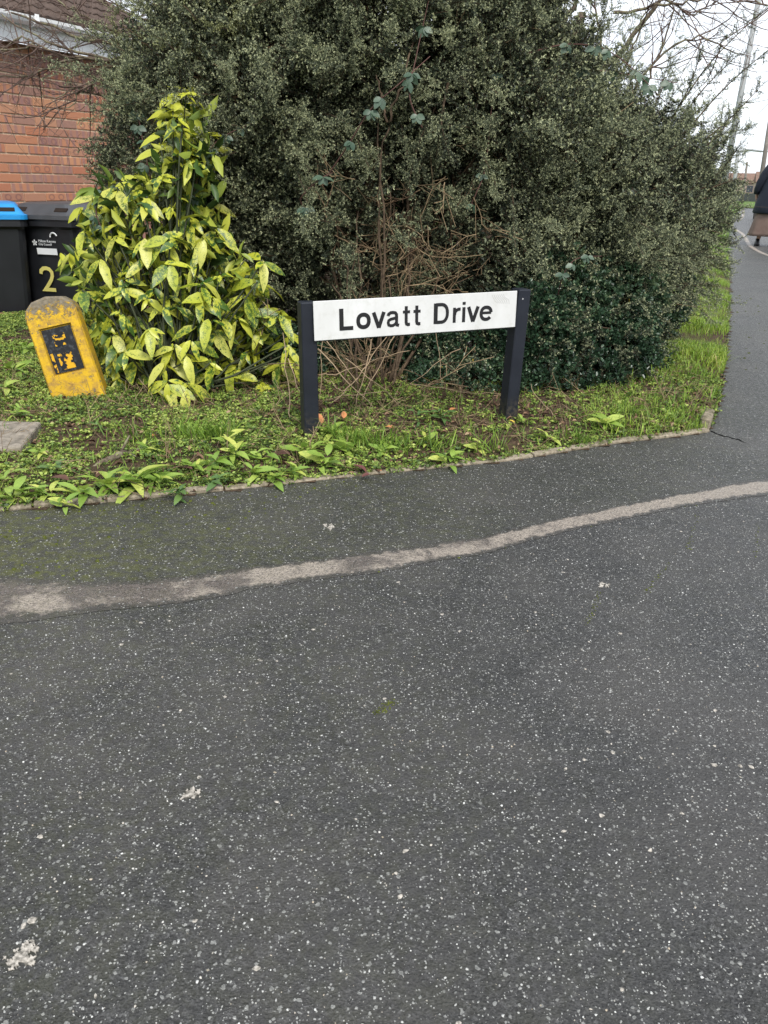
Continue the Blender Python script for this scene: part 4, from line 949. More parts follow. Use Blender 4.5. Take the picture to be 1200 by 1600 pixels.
foliage('dead_twigs', EL, 1800, (.12, .3), TB, m_twigt, bush, B0, depth=(.35, .80), back=.6, tint=(-.1, .3))
n_ = 130; pp = np.array([D(rng.normal()*60+635, rng.normal()*55+385, rng.uniform(4.0, 4.35)) for _ in range(n_)]); inst('dead_twigs', TB, pp, frame(rng.normal(size=(n_, 3))*[1, .5, .8]), rng.uniform(.1, .26, n_), rng.random(n_)*.9-.1, m_twigt, bush, 'stuff', B0)
def limb(a, b, n=9, w=.05, sag=0):
    a, b = np.array(a, float), np.array(b, float); t = np.linspace(0, 1, n)[:, None]; p = a+(b-a)*t; o = rng.normal(size=(n, 3))*w; o = np.cumsum(o, 0)*.4; o -= o[-1]*t; o[0] = 0
    return p+o
mb = MB(); base = P(590, 618)
for (x, y, Y, r) in [(430, 150, 4.6, .02), (640, 60, 4.7, .022), (800, 220, 4.7, .018), (930, 300, 4.9, .016), (600, 200, 4.35, .014), (560, 330, 4.2, .012), (520, 400, 4.3, .012), (610, 300, 4.1, .012), (640, 420, 4.2, .01), (480, 250, 4.4, .014), (720, 300, 4.4, .012), (595, 60, 4.3, .014)]:
    a = base+np.array([rng.uniform(-.13, .1), rng.uniform(0, .35), 0]); pts = limb(a, D(x, y, Y), 12, .035); mb.tube(pts-B0, np.linspace(r, r*.35, 12)*.62, 5)
mb.build('stem', m_twig, bush, True)
# clear front stem up the middle
for k, pl in enumerate([[(575, 625, 3.85), (592, 540, 3.9), (597, 440, 3.98), (594, 330, 4.0), (597, 240, 4.0), (606, 190, 4.02)], [(606, 190, 4.02), (598, 150, 4.05), (586, 120, 4.1)], [(606, 190, 4.02), (622, 150, 4.0), (640, 100, 4.05), (655, 20, 4.2)],
        [(560, 615, 3.8), (556, 520, 3.9), (566, 440, 3.95), (560, 380, 4.0)], [(610, 610, 3.85), (630, 520, 3.9), (640, 440, 4.0), (632, 370, 4.05)], [(538, 600, 3.8), (545, 520, 3.9), (540, 430, 3.95), (536, 400, 4.)],
        [(598, 600, 3.8), (610, 500, 3.85), (606, 420, 3.95)], [(584, 610, 3.75), (560, 540, 3.8), (520, 440, 3.95)]]):
    mb = MB(); pts = resample([D(*q) for q in pl], 14)+rng.normal(size=(14, 3))*.008; mb.tube(pts-B0, np.linspace(.0065, .0035, 14)*np.random.default_rng(k).uniform(.8, 1.2, 14), 5); mb.build('stem', m_twig, bush, True)
# long sprays reaching out against the sky on the right
sp_pts = []; sp_d = []; sp_s = []; mb = MB()
sprays = [((1010, 250, 5.0), (1100, 110, 5.0), (1186, 22, 5.05)), ((1030, 260, 5.0), (1120, 150, 5.0), (1200, 78, 5.05)), ((1060, 250, 5.1), (1130, 195, 5.1), (1186, 138, 5.1)), ((1060, 280, 5.1), (1120, 215, 5.1), (1168, 202, 5.1)), ((1040, 200, 5.), (1075, 140, 5.), (1092, 92, 5.)),
          ((1010, 200, 5.), (1030, 150, 5.), (1050, 100, 5.)), ((1060, 330, 5.2), (1110, 295, 5.2), (1150, 280, 5.2)), ((1080, 360, 5.2), (1120, 330, 5.2), (1152, 300, 5.2)), ((1070, 380, 5.3), (1110, 370, 5.3), (1136, 375, 5.3)), ((1060, 400, 5.3), (1100, 400, 5.3), (1130, 412, 5.3)),
          ((1030, 240, 5.1), (1090, 150, 5.1), (1148, 90, 5.1)), ((1010, 300, 5.), (1090, 240, 5.), (1150, 180, 5.1)), ((960, 220, 4.9), (985, 170, 4.9), (1000, 120, 4.9)), ((880, 170, 4.8), (890, 130, 4.8), (905, 95, 4.8)), ((1090, 300, 5.2), (1130, 262, 5.2), (1150, 235, 5.2)), ((700, 130, 4.1), (690, 190, 3.95), (700, 235, 3.9)),
          ((200, 170, 5.2), (160, 150, 5.1), (115, 140, 5.1)), ((220, 130, 5.2), (180, 120, 5.1), (140, 118, 5.1)), ((240, 110, 5.2), (215, 85, 5.1), (180, 75, 5.1)), ((1080, 345, 5.2), (1120, 345, 5.2), (1140, 350, 5.2)), ((1040, 420, 5.1), (1080, 440, 5.1), (1108, 446, 5.1)), ((1000, 460, 5.0), (1040, 478, 5.0), (1076, 482, 5.0))]
for a, b, c in sprays:
    pts = resample([D(*a), D(*b), D(*c)], 14); mb = MB(); mb.tube(pts-B0, np.linspace(.006, .0016, 14), 4); mb.build('spray', m_twig, bush)
    for i in range(1, 14):
        for q in range(2 if i < 12 else 3):
            sp_pts.append(pts[i]); t_ = pts[min(i+1, 13)]-pts[i-1]; t_ /= np.linalg.norm(t_); sp_d.append(t_*.9+rng.normal(size=3)*.55); sp_s.append(rng.uniform(.06, .13)*(1.15-.04*i))
inst('spray_leaves', TS, np.array(sp_pts), frame(np.array(sp_d)), np.array(sp_s), rng.uniform(-.08, .06, len(sp_s)), m_shrub, bush, 'stuff', B0)

# ---- olive coloured shrub on the left behind the spotted one
O0 = np.array([-1.9, 5.3, 0]); ob = empty('olive_shrub', O0); tag(ob, 'loose olive green small-leaved shrub between the brick wall and the spotted laurel', 'bush')
EO = [ellp(285, 130, 5.1, .26, .35, .18), ellp(245, 165, 5.0, .18, .3, .10), ellp(325, 170, 5.1, .33, .35, .3), ellp(370, 70, 4.9, .34, .35, .3), ellp(440, 40, 4.6, .4, .3, .25)]
foliage('foliage', EO, 1500, (.09, .17), TS, m_shruby, ob, O0, depth=(.6, 1.1))
sprayset('foliage', EO, 90, (.18, .34), m_shruby, ob, O0, .1)
E2 = [ellp(222, 225, 4.7, .19, .22, .19), ellp(215, 270, 4.6, .17, .2, .12), ellp(255, 185, 4.7, .18, .2, .15)]
foliage('foliage', E2, 650, (.08, .15), TS, m_shrub, ob, O0, depth=(.5, 1.1)); 
mb = MB()
for (x, y, Y) in [(250, 130, 5.3), (200, 165, 5.3), (205, 215, 4.8), (300, 180, 5.3)]: mb.tube(limb((-1.75, 5.0, 0), D(x, y, Y), 10, .04)-O0, np.linspace(.015, .005, 10), 5)
mb.build('stem', m_twig, ob, True)

# ---- glossy round-leaved shrub low on the right
G0 = np.array([.9, 4.4, 0]); gb = empty('glossy_shrub', G0); tag(gb, 'low glossy dark green shrub with oval leaves behind and right of the sign', 'bush')
EG = [ellp(740, 545, 4.35, .42, .28, .24), ellp(520, 590, 4.6, .25, .2, .16), ellp(450, 570, 4.3, .2, .2, .18), ellp(690, 600, 4.05, .18, .12, .10), ellp(770, 605, 4.0, .22, .14, .12), ellp(850, 600, 4.05, .24, .16, .14), ellp(915, 590, 4.15, .2, .16, .13), ellp(830, 520, 4.1, .2, .16, .22), ellp(960, 545, 4.35, .2, .2, .16), ellp(600, 610, 4.2, .2, .12, .06), ellp(610, 570, 4.6, .2, .2, .2), ellp(840, 500, 4.45, .42, .35, .38), ellp(930, 480, 4.7, .38, .4, .4), ellp(1000, 450, 5.1, .3, .4, .32), ellp(850, 590, 4.3, .32, .28, .18), ellp(670, 560, 4.4, .22, .25, .2), ellp(950, 560, 4.7, .3, .3, .2)]
foliage('foliage', EG, 8200, (.05, .098), TR, m_glossy, gb, G0, tint=(-.1, .25), depth=(.7, 1.06), gap=-1.2, upw=.2)
foliage('foliage', EG, 500, (.08, .15), TS, m_shrub, gb, G0, depth=(.9, 1.15))
mb = MB()
for k in range(14): mb.tube(limb((.75+rng.uniform(-.3, .5), 4.5, 0), D(rng.uniform(680, 1000), rng.uniform(420, 560), 4.5), 9, .03)-G0, np.linspace(.009, .003, 9), 4)
for a, b in [((925, 560, 4.3), (1005, 510, 4.4)), ((870, 545, 4.2), (950, 590, 4.1)), ((905, 500, 4.2), (1010, 545, 4.3))]: mb.tube(limb(D(*a), D(*b), 8, .03)-G0, np.linspace(.005, .002, 8), 4)
mb.build('stem', m_twig, gb, True)

# ---- spotted laurel
def aucmat():
    n = NT('spotted_leaf', .38, .5); v = n.coord(); r = n.rnd(); sh = n.n('VectorMath'); sh.operation = 'ADD'; cb = n.n('CombineXYZ')
    n.set(cb.inputs[0], n.math('MULTIPLY', r, 19.)); n.set(cb.inputs[1], n.math('MULTIPLY', r, 7.)); n.l(v, sh.inputs[0]); n.l(cb.outputs[0], sh.inputs[1]); vv = sh.outputs[0]
    f = n.math('ADD', n.math('MULTIPLY', n.noise(8, 3, vv), .5), n.math('MULTIPLY', n.noise(46, 3, vv, .6), .62))
    sx = n.n('SeparateXYZ'); n.l(v, sx.inputs[0]); edge = n.math('MULTIPLY', n.math('ABSOLUTE', sx.outputs[1]), -.15)
    r2 = n.math('FRACT', n.math('MULTIPLY', r, 5.77)); th = n.ramp(r2, [(0, -.17), (.12, -.05), (.45, .035), (1, .10)])
    thv = n.ramp(r2, [(0, .1), (.12, .3), (.4, .58), (1, .9)])
    k = n.math('ADD', f, n.math('MULTIPLY', n.math('SUBTRACT', thv, .5), .22))
    k = n.math('ADD', k, n.math('MULTIPLY', n.math('ABSOLUTE', sx.outputs[1]), .5))
    yel = n.ramp(n.math('FRACT', n.math('MULTIPLY', r, 11.3)), [(0, (.36, .42, .04)), (.5, (.50, .52, .05)), (1, (.54, .54, .12))])
    grn = n.ramp(n.noise(5, 2, vv), [(.3, (.025, .075, .014)), (.7, (.09, .17, .025))])
    c = n.mix(n.ramp(k, [(.545, 0), (.60, 1)]), grn, yel)
    n.col(c); n.translucent(c, .22); n.bump(n.noise(22, 2, vv), .3, .004); return n.m
m_auc = aucmat()
def bigleaf(L, w, droop, serr, seed, nl=7, mat=None, name='leaf', fold=.25):
    r = random.Random(seed); V = []; T = []
    for i in range(nl+1):
        f = i/nl; x = L*f; wd = w/2*(math.sin(PI*f**.85)**.75 if 0 < f < 1 else .02)
        if serr and .35 < f < .95 and i % 2: wd *= 1.12
        z = -droop*L*f*f; tw = r.uniform(-.05, .05)*w
        V += [(x, -wd, z+fold*wd+tw), (x, 0, z), (x, wd, z+fold*wd-tw)]
    Fc = []
    for i in range(nl): b = i*3; Fc += [(b, b+3, b+4, b+1), (b+1, b+4, b+5, b+2)]
    return newmesh(name, V, Fc, mat, True, [.5]*len(V))
AL = [bigleaf(1, .28+.035*(k % 4), (.12, .3, .5)[k % 3], 1, k, mat=m_auc) for k in range(7)]
A0 = P(260, 632); A0 = np.array([A0[0], A0[1]+.1, 0]); auc = empty('spotted_laurel', A0); tag(auc, 'tall spotted laurel bush with large yellow speckled leaves beside the yellow marker', 'bush')
outl = [(150, 255, 335), (175, 240, 335), (200, 245, 335), (230, 235, 350), (260, 235, 340), (290, 130, 345), (320, 120, 350), (350, 115, 360), (400, 92, 395), (430, 96, 410), (450, 106, 420), (500, 118, 425), (550, 140, 415), (590, 160, 390), (620, 205, 360)]
oy = [a[0] for a in outl]; ol = [a[1] for a in outl]; orr = [a[2] for a in outl]
mbst = MB(); tips = []
tries = 0
while len(tips) < 155 and tries < 9000:
    tries += 1; py = 143+rng.random()**.86*467; l, r = np.interp(py, oy, ol)+6, np.interp(py, oy, orr)-14; px = rng.uniform(l, r)
    if 195 < py < 275 and px < 250: continue
    u = (px-(l+r)/2)/((r-l)/2+1); Yf = 3.60+.0*u+.28*u*u+.35*max(0, (600-py)/450)+rng.uniform(-.08, .26)
    if any((px-a)**2+(py-b)**2 < 15**2 for a, b, _ in tips): continue
    tips.append((px, py, Yf))
for k in range(22): tips.append((rng.uniform(370, 470), rng.uniform(400, 620), rng.uniform(3.8, 4.1)))
lv = []
for (px, py, Yf) in tips:
    p = D(px, py, Yf); 
    pts = limb(A0+np.array([rng.uniform(-.1, .1), rng.uniform(-.05, .15), 0]), p, 8, .02); mbst.tube(pts-A0, np.linspace(.007, .004, 8), 4)
    axis = (pts[-1]-pts[-2]); axis /= np.linalg.norm(axis); axis = axis*.5+np.array([0, -.35, .5]); axis /= np.linalg.norm(axis)
    nl = int(rng.integers(4, 7)); ph = rng.uniform(0, 6)
    e1 = np.cross(axis, [0, 0, 1.]); e1 /= np.linalg.norm(e1); e2 = np.cross(axis, e1)
    small = .78 if py < 290 else 1
    for j in range(nl):
        a = ph+j*2*PI/nl+rng.uniform(-.6, .6); d = axis*rng.uniform(.0, .45)+(e1*math.cos(a)+e2*math.sin(a))*1; d[2] -= rng.uniform(.3, 1.25) if py > 300 else rng.uniform(-.2, .5)
        lv.append((p+rng.normal(size=3)*.008, d, rng.uniform(.055, .165)*small))
mbst.build('stem', plain('green_stem', (.045, .055, .025), .8), auc, True)
lv.sort(key=lambda q: -q[2]/q[0][1])
for i, (p, d, L) in enumerate(lv):
    d = d/np.linalg.norm(d); x = Vector(d); zc = Vector((rng.normal()*.35, -.65+rng.normal()*.3, .75)); y = zc.cross(x).normalized(); z = x.cross(y)
    M_ = Matrix(((x.x, y.x, z.x, 0), (x.y, y.y, z.y, 0), (x.z, y.z, z.z, 0), (0, 0, 0, 1))) @ Matrix.Diagonal((L, L, L, 1)); M_ = Matrix.Translation(p-A0) @ M_
    if i < 298: link('leaf', AL[i % 7], auc, M_)
    else:
        if i == 298: sv = []; sf = []
        me = AL[i % 7]; b = len(sv); sv += [M_ @ v.co for v in me.vertices]; sf += [tuple(q+b for q in pl.vertices) for pl in me.polygons]
if len(lv) > 298: o = link('leaf', newmesh('leaf', sv, sf, m_auc, True, [.5]*len(sv)), auc); o['kind'] = 'stuff'
# darker inner leaves
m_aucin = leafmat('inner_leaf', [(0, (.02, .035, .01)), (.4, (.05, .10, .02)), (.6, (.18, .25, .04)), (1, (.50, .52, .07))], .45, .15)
EA_ = []
n_ = 1900; pp = []
while len(pp) < n_:
    py = 170+445*rng.random()**.75; l, r = np.interp(py, oy, ol)+22, np.interp(py, oy, orr)-12; px = rng.uniform(l, r)
    if 195 < py < 275 and px < 250: continue
    pp.append(D(px, py, rng.uniform(3.85, 4.35)))
lt = []
for k in range(4):
    V, Fc = leafgeo(1, .36, .2, 2); V = V.copy(); V[:, 2] -= .2*V[:, 0]**2; lt.append((V, Fc, np.zeros(len(V))))
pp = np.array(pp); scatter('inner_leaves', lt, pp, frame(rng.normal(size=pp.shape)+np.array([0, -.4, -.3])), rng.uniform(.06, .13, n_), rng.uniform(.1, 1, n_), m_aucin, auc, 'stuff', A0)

# ---- brambles with separate leaves
m_bram = NT('bramble_leaf', .45, .5); m_bram.col(m_bram.ramp(m_bram.rnd(), [(0, (.03, .065, .035)), (1, (.085, .13, .085))])); m_bram = m_bram.m
m_bstem = plain('bramble_stem', (.10, .05, .04), .7, .3)
BLm = [bigleaf(1, .62, .15, 1, 50+k, 6, m_bram, fold=.15) for k in range(3)]
def bramble(pl, label, nodes, L, r=.004):
    pts = resample([D(*q) for q in pl], 24); c = pts[0]; t = empty('bramble', c); tag(t, label, 'bramble', 'bramble shoots growing through the bush')
    mb = MB(); mb.tube(pts-c, np.linspace(r, r*.45, 24), 5); mb.build('stem', m_bstem, t, True)
    for f in nodes:
        i = min(int(f*23), 22); p = pts[i]; sd_ = rng.choice([-1, 1]); pd = np.array([sd_*.5, -.8, rng.uniform(-.5, .3)]); q = p+pd*L*.35
        mb = MB(); mb.tube([p-c, q-c], .0018, 4); mb.build('leaf_stalk', m_bstem, t)
        for k, a in enumerate((-1.3, -.5, .35, 1.2)[:rng.integers(3, 5)]):
            a += rng.uniform(-.15, .15)-PI/2; d = Vector((math.cos(a), -.25, math.sin(a))).normalized(); zc = Vector((rng.normal()*.5, -.9+rng.normal()*.3, .45+rng.normal()*.4)); y = zc.cross(d).normalized(); z = d.cross(y); l = L*rng.uniform(.75, 1.1)
            link('leaf', BLm[k % 3], t, Matrix.Translation(q-c) @ Matrix(((d.x, y.x, z.x, 0), (d.y, y.y, z.y, 0), (d.z, y.z, z.z, 0), (0, 0, 0, 1))) @ Matrix.Diagonal((l, l, l, 1)))
bramble([(505, 285, 3.95), (545, 225, 3.85), (580, 170, 3.8), (625, 130, 3.8), (672, 88, 3.85)], 'bramble shoot slanting up the middle of the bush with pale green leaves', [.3, .5, .62, .85], .05)
bramble([(660, 200, 3.9), (640, 150, 3.9), (650, 90, 3.95), (670, 0, 4.1)], 'bramble shoot rising to the top edge above the sign', [.2, .5, .85], .045)
bramble([(780, 100, 4.3), (880, 70, 4.3), (960, 85, 4.35), (1040, 160, 4.5)], 'arching bramble shoot against the sky at the top right of the bush', [.15, .35, .55, .65, .8, .9], .05)
bramble([(860, 130, 4.4), (920, 110, 4.4), (1000, 120, 4.5), (1060, 130, 4.5)], 'short bramble shoot below the arching one at the top right', [.3, .5, .7, .9], .05)
bramble([(240, 300, 4.2), (225, 230, 4.2), (215, 180, 4.25), (200, 150, 4.3)], 'blue green bramble shoot above the left side of the spotted laurel', [.1, .25, .4, .55, .7, .85, .95], .045)
bramble([(300, 340, 4.0), (310, 270, 4.0), (340, 220, 4.0), (400, 190, 4.1)], 'bramble shoot tangled into the top of the spotted laurel', [.2, .4, .6, .75, .9], .04)
bramble([(480, 330, 4.0), (470, 310, 3.95), (500, 280, 3.9), (520, 270, 3.9)], 'short bramble tip with three leaves on the left of the bush', [.15, .8], .05)
bramble([(870, 470, 4.1), (880, 430, 4.0), (900, 405, 4.0), (940, 400, 4.0)], 'bramble leaves low on the right of the bush above the glossy shrub', [.1, .35, .6, .85], .04)
bramble([(160, 360, 3.9), (150, 330, 3.9), (160, 300, 3.95), (190, 290, 4.0)], 'bramble shoot over the left shoulder of the spotted laurel', [.1, .3, .5, .7, .9], .04)
bramble([(730, 330, 4.1), (745, 300, 4.05), (760, 250, 4.1), (775, 80, 4.2)], 'thin bramble shoot right of the middle of the bush', [.2, .6, .95], .04)

# ---- bare trees
def sprout(mb, pts, r, lev, dens, L, spread=.8, tw=3, up=.1):
    n = len(pts)
    for k in range(dens):
        f = rng.uniform(.15, 1); i = min(int(f*(n-1)), n-2); p = pts[i]+(pts[i+1]-pts[i])*rng.random(); d = pts[i+1]-pts[i]; d = d/np.linalg.norm(d)
        d = d+rng.normal(size=3)*spread+np.array([0, 0, up]); d /= np.linalg.norm(d); l = L*rng.uniform(.5, 1.2); m = 6; q = [p]; dd = d
        for j in range(m): dd = dd+rng.normal(size=3)*.17+np.array([0, 0, .04]); dd /= np.linalg.norm(dd); q.append(q[-1]+dd*l/m)
        q = np.array(q); mb.tube(q, np.linspace(r, r*.35, m+1), 4 if lev > 0 else 3, cap=False)
        if lev > 0: sprout(mb, q, r*.5, lev-1, tw, L*.5, spread, tw, up)
def baretree(root, trunk, limbs, label, dens, L, r=.008, mat=None, parts=True):
    T0 = np.array(root, float); t = empty('bare_tree', T0); tag(t, label, 'tree', 'bare winter trees behind the bush')
    mb = MB(); pts = resample([T0]+[D(*q) for q in trunk], 14); mb.tube(pts-T0, np.linspace(.06, .03, 14), 8); mb.build('trunk', m_bark, t, True)
    for lb in limbs:
        pts = resample([D(*q[:3]) for q in lb[0]], 16)+rng.normal(size=(16, 3))*.008; mb = MB(); mb.tube(pts-T0, np.linspace(lb[1], lb[1]*.35, 16), 6); o = mb.build('branch', m_bark, t, True)
        mb = MB(); sprout(mb, pts-T0, r*lb[2] if len(lb) > 2 else r, 2, dens, L); mb.build('twigs', m_bark if len(lb) > 3 else m_twig2, o)
m_twig2 = NT('reddish_twig', .8, .25); m_twig2.col(m_twig2.ramp(m_twig2.noise(25, 3, m_twig2.pos()), [(.3, (.07, .04, .035)), (.7, (.19, .135, .11))])); m_twig2 = m_twig2.m
baretree((2.2, 7.0, .1), [(930, 300, 6.9), (890, 130, 6.8), (910, 20, 6.8)], [
    ([(905, 110, 6.8), (880, 50, 6.7), (900, 0, 6.7), (960, -70, 6.7)], .03), ([(890, 140, 6.8), (960, 90, 6.7), (1030, 0, 6.7), (1060, -60, 6.7)], .026), ([(850, 160, 6.8), (820, 60, 6.8), (840, -40, 6.8)], .022),
    ([(960, 200, 6.6), (1010, 110, 6.6), (1080, 60, 6.6), (1130, 75, 6.6)], .012), ([(930, 200, 6.7), (975, 110, 6.7), (1010, 10, 6.7)], .014), ([(900, 180, 6.7), (940, 90, 6.7), (920, -20, 6.7)], .014),
    ([(1000, 150, 6.6), (1040, 60, 6.6), (1060, -20, 6.6)], .01), ([(960, 20, 6.6), (1060, 5, 6.6), (1130, -10, 6.6)], .012), ([(1020, -20, 6.6), (1080, 20, 6.6), (1125, 0, 6.6)], .008), ([(760, 90, 6.8), (730, 0, 6.8), (700, -60, 6.8)], .018), ([(1240, -40, 6.4), (1200, 8, 6.4), (1150, -30, 6.4)], .008)],
    'bare branching tree with lichen bark rising behind the right of the bush', 9, .55, .0052)
baretree((-1.3, 6.0, .1), [(310, 250, 6.0), (320, 80, 5.9), (330, -20, 5.9)], [
    ([(330, 20, 5.6), (255, 40, 5.3), (190, 68, 5.1), (100, 50, 5.0), (20, 18, 5.0)], .014), ([(330, 60, 5.5), (240, 95, 5.2), (160, 90, 5.0), (70, 62, 4.9), (0, 20, 4.9)], .011), ([(300, 80, 5.5), (200, 92, 5.1), (120, 92, 4.9), (50, 70, 4.9), (0, 78, 4.9)], .010),
    ([(180, 92, 5.0), (110, 92, 4.9), (60, 115, 4.9), (20, 120, 4.9), (-20, 118, 4.9)], .008), ([(260, 70, 5.2), (215, 75, 5.1), (165, 110, 5.0), (110, 145, 4.9), (62, 152, 4.9)], .007), ([(165, 110, 5.0), (140, 130, 4.95), (100, 168, 4.9), (78, 155, 4.9)], .005),
    ([(340, -10, 5.6), (260, 10, 5.4), (200, 0, 5.3), (130, -30, 5.2)], .012), ([(300, 30, 5.6), (230, 30, 5.5), (170, 8, 5.5), (110, -20, 5.5)], .010), ([(240, 60, 5.3), (190, 30, 5.2), (150, -10, 5.2)], .008), ([(200, 60, 5.2), (120, 20, 5.0), (60, -20, 5.0)], .008), ([(60, 75, 4.9), (30, 60, 4.9), (-10, 90, 4.9)], .007)],
    'bare lichen-spotted branches reaching left across the gutter and brick wall', 8, .42, .0042)

# ---- ground plants: grass, chickweed, rosettes
def keep_ground(n, xr, yr):
    X = rng.uniform(*xr, n); Y = rng.uniform(*yr, n); k = soilmask(X, Y); X, Y = X[k], Y[k]; return X, Y
def pxy(X, Y, Z=None):
    Z = gh(Y) if Z is None else Z; q = np.stack([X, Y, Z], -1)-CP; z = q @ FW; return 600+F*(q @ CR)/z, 800-F*(q @ CU)/z
m_grass = leafmat('grass_blade', [(0, (.07, .13, .025)), (.45, (.17, .29, .035)), (.75, (.32, .45, .055)), (.88, (.44, .52, .10)), (1, (.55, .46, .20))], .5, .3)
bl = []
for k in range(6):
    c = rng.uniform(.35, 1.15); s_ = rng.uniform(-.25, .25); V = np.array([(0, -.03, 0), (0, .03, 0), (.12*c, -.028, .4), (.12*c, .028, .4), (.5*c, -.018+s_*.3, .8), (.5*c, .018+s_*.3, .8), (c, s_, 1.-.25*c), (c+.001, s_, 1.-.25*c)]); bl.append((V, np.array([(0, 1, 3, 2), (2, 3, 5, 4), (4, 5, 7, 6)]), np.array([-.15, -.15, 0, 0, 0, 0, .08, .08])))
def zrot(n, ln=.22):
    a = rng.uniform(0, 2*PI, n); t = rng.normal(size=n)*ln; R3 = np.zeros((n, 3, 3)); c, s_ = np.cos(a), np.sin(a)
    R3[:, 0, 0] = c; R3[:, 0, 1] = -s_; R3[:, 1, 0] = s_; R3[:, 1, 1] = c; R3[:, 2, 2] = 1; R3[:, 0, 2] = t; R3[:, 1, 2] = rng.normal(size=n)*ln; return R3
def grass(name, X, Y, h, tint, label):
    n = len(X); pos = np.stack([X, Y, soilz(X, Y)-.004], -1); s = h*rng.uniform(.5, 1.25, n)
    o = scatter(name, bl, pos, zrot(n), s, tint, m_grass, None, 'stuff'); tag(o, label); return o
# long lawn strip on the right
X, Y = keep_ground(330000, (.9, 5.2), (3.2, 12.5)); px, py = pxy(X, Y)
lim = np.interp(py, [400, 440, 480, 520, 560, 600, 640, 680], [1090, 1060, 1020, 985, 955, 940, 925, 900]); dens = np.where(py < 600, 1, np.where(py < 640, .8, .45))
k = (px > lim+rng.normal(size=len(X))*10) & (rng.random(len(X)) < dens*(.55+.5*np.clip(vnoise(X, Y, 7, 3), -1, 1))) & (py > 385); X, Y = X[k], Y[k]
k = rng.permutation(len(X))[:105000]; X, Y = X[k], Y[k]
tint = .55+.16*vnoise(X, Y, 3.5, 9)+rng.normal(size=len(X))*.16; grass('grass', X, Y, np.clip(.052+.026*vnoise(X, Y, 6, 12), .02, .11), tint, 'bright rough grass growing along the footway on the right')
X, Y = keep_ground(90000, (3.5, 20), (10, 40)); k = edge_dist(X, Y) < 2.5; X, Y = X[k][:14000], Y[k][:14000]
grass('grass', X, Y, .09, .45+rng.normal(size=len(X))*.15, 'far rough grass beyond the bush beside the footway')
# tufts in the verge
def tufts(lst):
    Xs = []; Ys = []
    for (px, py, r, n) in lst: c = P(px, py, .02); n = int(n*.55); Xs.append(c[0]+rng.normal(size=n)*r); Ys.append(c[1]+rng.normal(size=n)*r*.8)
    return np.concatenate(Xs), np.concatenate(Ys)
X, Y = tufts([(300, 690, .05, 260), (345, 690, .05, 280), (560, 700, .05, 220), (600, 705, .05, 200), (530, 690, .04, 120), (700, 728, .03, 120), (640, 700, .05, 120), (930, 700, .05, 140), (850, 715, .05, 120), (760, 700, .05, 70), (700, 700, .05, 80), (210, 690, .06, 90), (980, 650, .06, 90), (1020, 560, .06, 200), (1085, 590, .06, 200), (980, 600, .06, 160), (905, 690, .04, 90), (20, 560, .06, 40)])
k = soilmask(X, Y); X, Y = X[k], Y[k]; grass('grass', X, Y, .08*rng.uniform(.5, 1.2, len(X)), .38+rng.normal(size=len(X))*.15, 'darker green grass tufts in the weedy verge around the left post')
X, Y = keep_ground(30000, (-3, 1.8), (2, 4.0)); k = rng.random(len(X)) < .20+.3*(vnoise(X, Y, 6, 14) > .2); X, Y = X[k][:9000], Y[k][:9000]; grass('grass', X, Y, .045, .35+rng.normal(size=len(X))*.2, 'thin short grass scattered through the verge')
m_cover = leafmat('ground_cover_leaf', [(0, (.04, .07, .025)), (.3, (.10, .165, .04)), (.6, (.26, .37, .07)), (1, (.50, .58, .14))], .5, .25)
X, Y = keep_ground(110000, (-3.6, 1.9), (2.0, 6.2)); px, py = pxy(X, Y)
dn = np.clip(.62+.5*vnoise(X, Y, 4.5, 17)+.35*vnoise(X, Y, 14, 27), .04, 1); dn *= np.where((px > 480) & (py < 685), .4, 1); dn *= np.where((px < 480) & (py < 625) & (px > 170), .25, 1)
dn *= np.where((px > 700) & (px < 920) & (py < 700), .7, 1); k = rng.random(len(X)) < dn*.75; X, Y = X[k][:42000], Y[k][:42000]
pos = np.stack([X, Y, soilz(X, Y)], -1); inst('ground_cover', TC, pos, zrot(len(X), 0), rng.uniform(.012, .040, len(X)), .08+.16*vnoise(X, Y, 5, 19)+rng.normal(size=len(X))*.16-.03, m_cover, None, 'stuff')['label'] = 'small-leaved chickweed and moss carpeting the verge'
# dead leaf litter and twigs
m_litter = leafmat('dead_leaf_bits', [(0, (.04, .024, .016)), (.5, (.13, .075, .048)), (.8, (.26, .16, .10)), (1, (.38, .28, .17))], .8, .1, .2)
X, Y = keep_ground(30000, (-3.3, 2.2), (2.1, 5.0)); k = rng.random(len(X)) < .5; X, Y = X[k][:10500], Y[k][:10500]; n = len(X); d = rng.normal(size=(n, 3)); d[:, 2] *= .3
lt2 = [(leafgeo(1, .55, .4, 2)[0], leafgeo(1, .55, .4, 2)[1], np.zeros(7))]
scatter('leaf_litter', lt2, np.stack([X, Y, soilz(X, Y)+.006], -1), frame(d, np.tile([0., 0, 1], (n, 1))+rng.normal(size=(n, 3))*.3), rng.uniform(.01, .032, n), rng.random(n), m_litter, None, 'stuff')['label'] = 'brown rotting leaf litter on the soil under the bushes'
X, Y = keep_ground(8000, (-3, 1.7), (2.3, 4.6)); X, Y = X[:1000], Y[:1000]; n = len(X); d = rng.normal(size=(n, 3)); d[:, 2] = abs(d[:, 2])*.3
inst('fallen_twigs', TB, np.stack([X, Y, soilz(X, Y)+.008], -1), frame(d), rng.uniform(.05, .16, n), rng.random(n)*.95, m_twigt, None, 'stuff')['label'] = 'thin dry twigs lying through the verge'
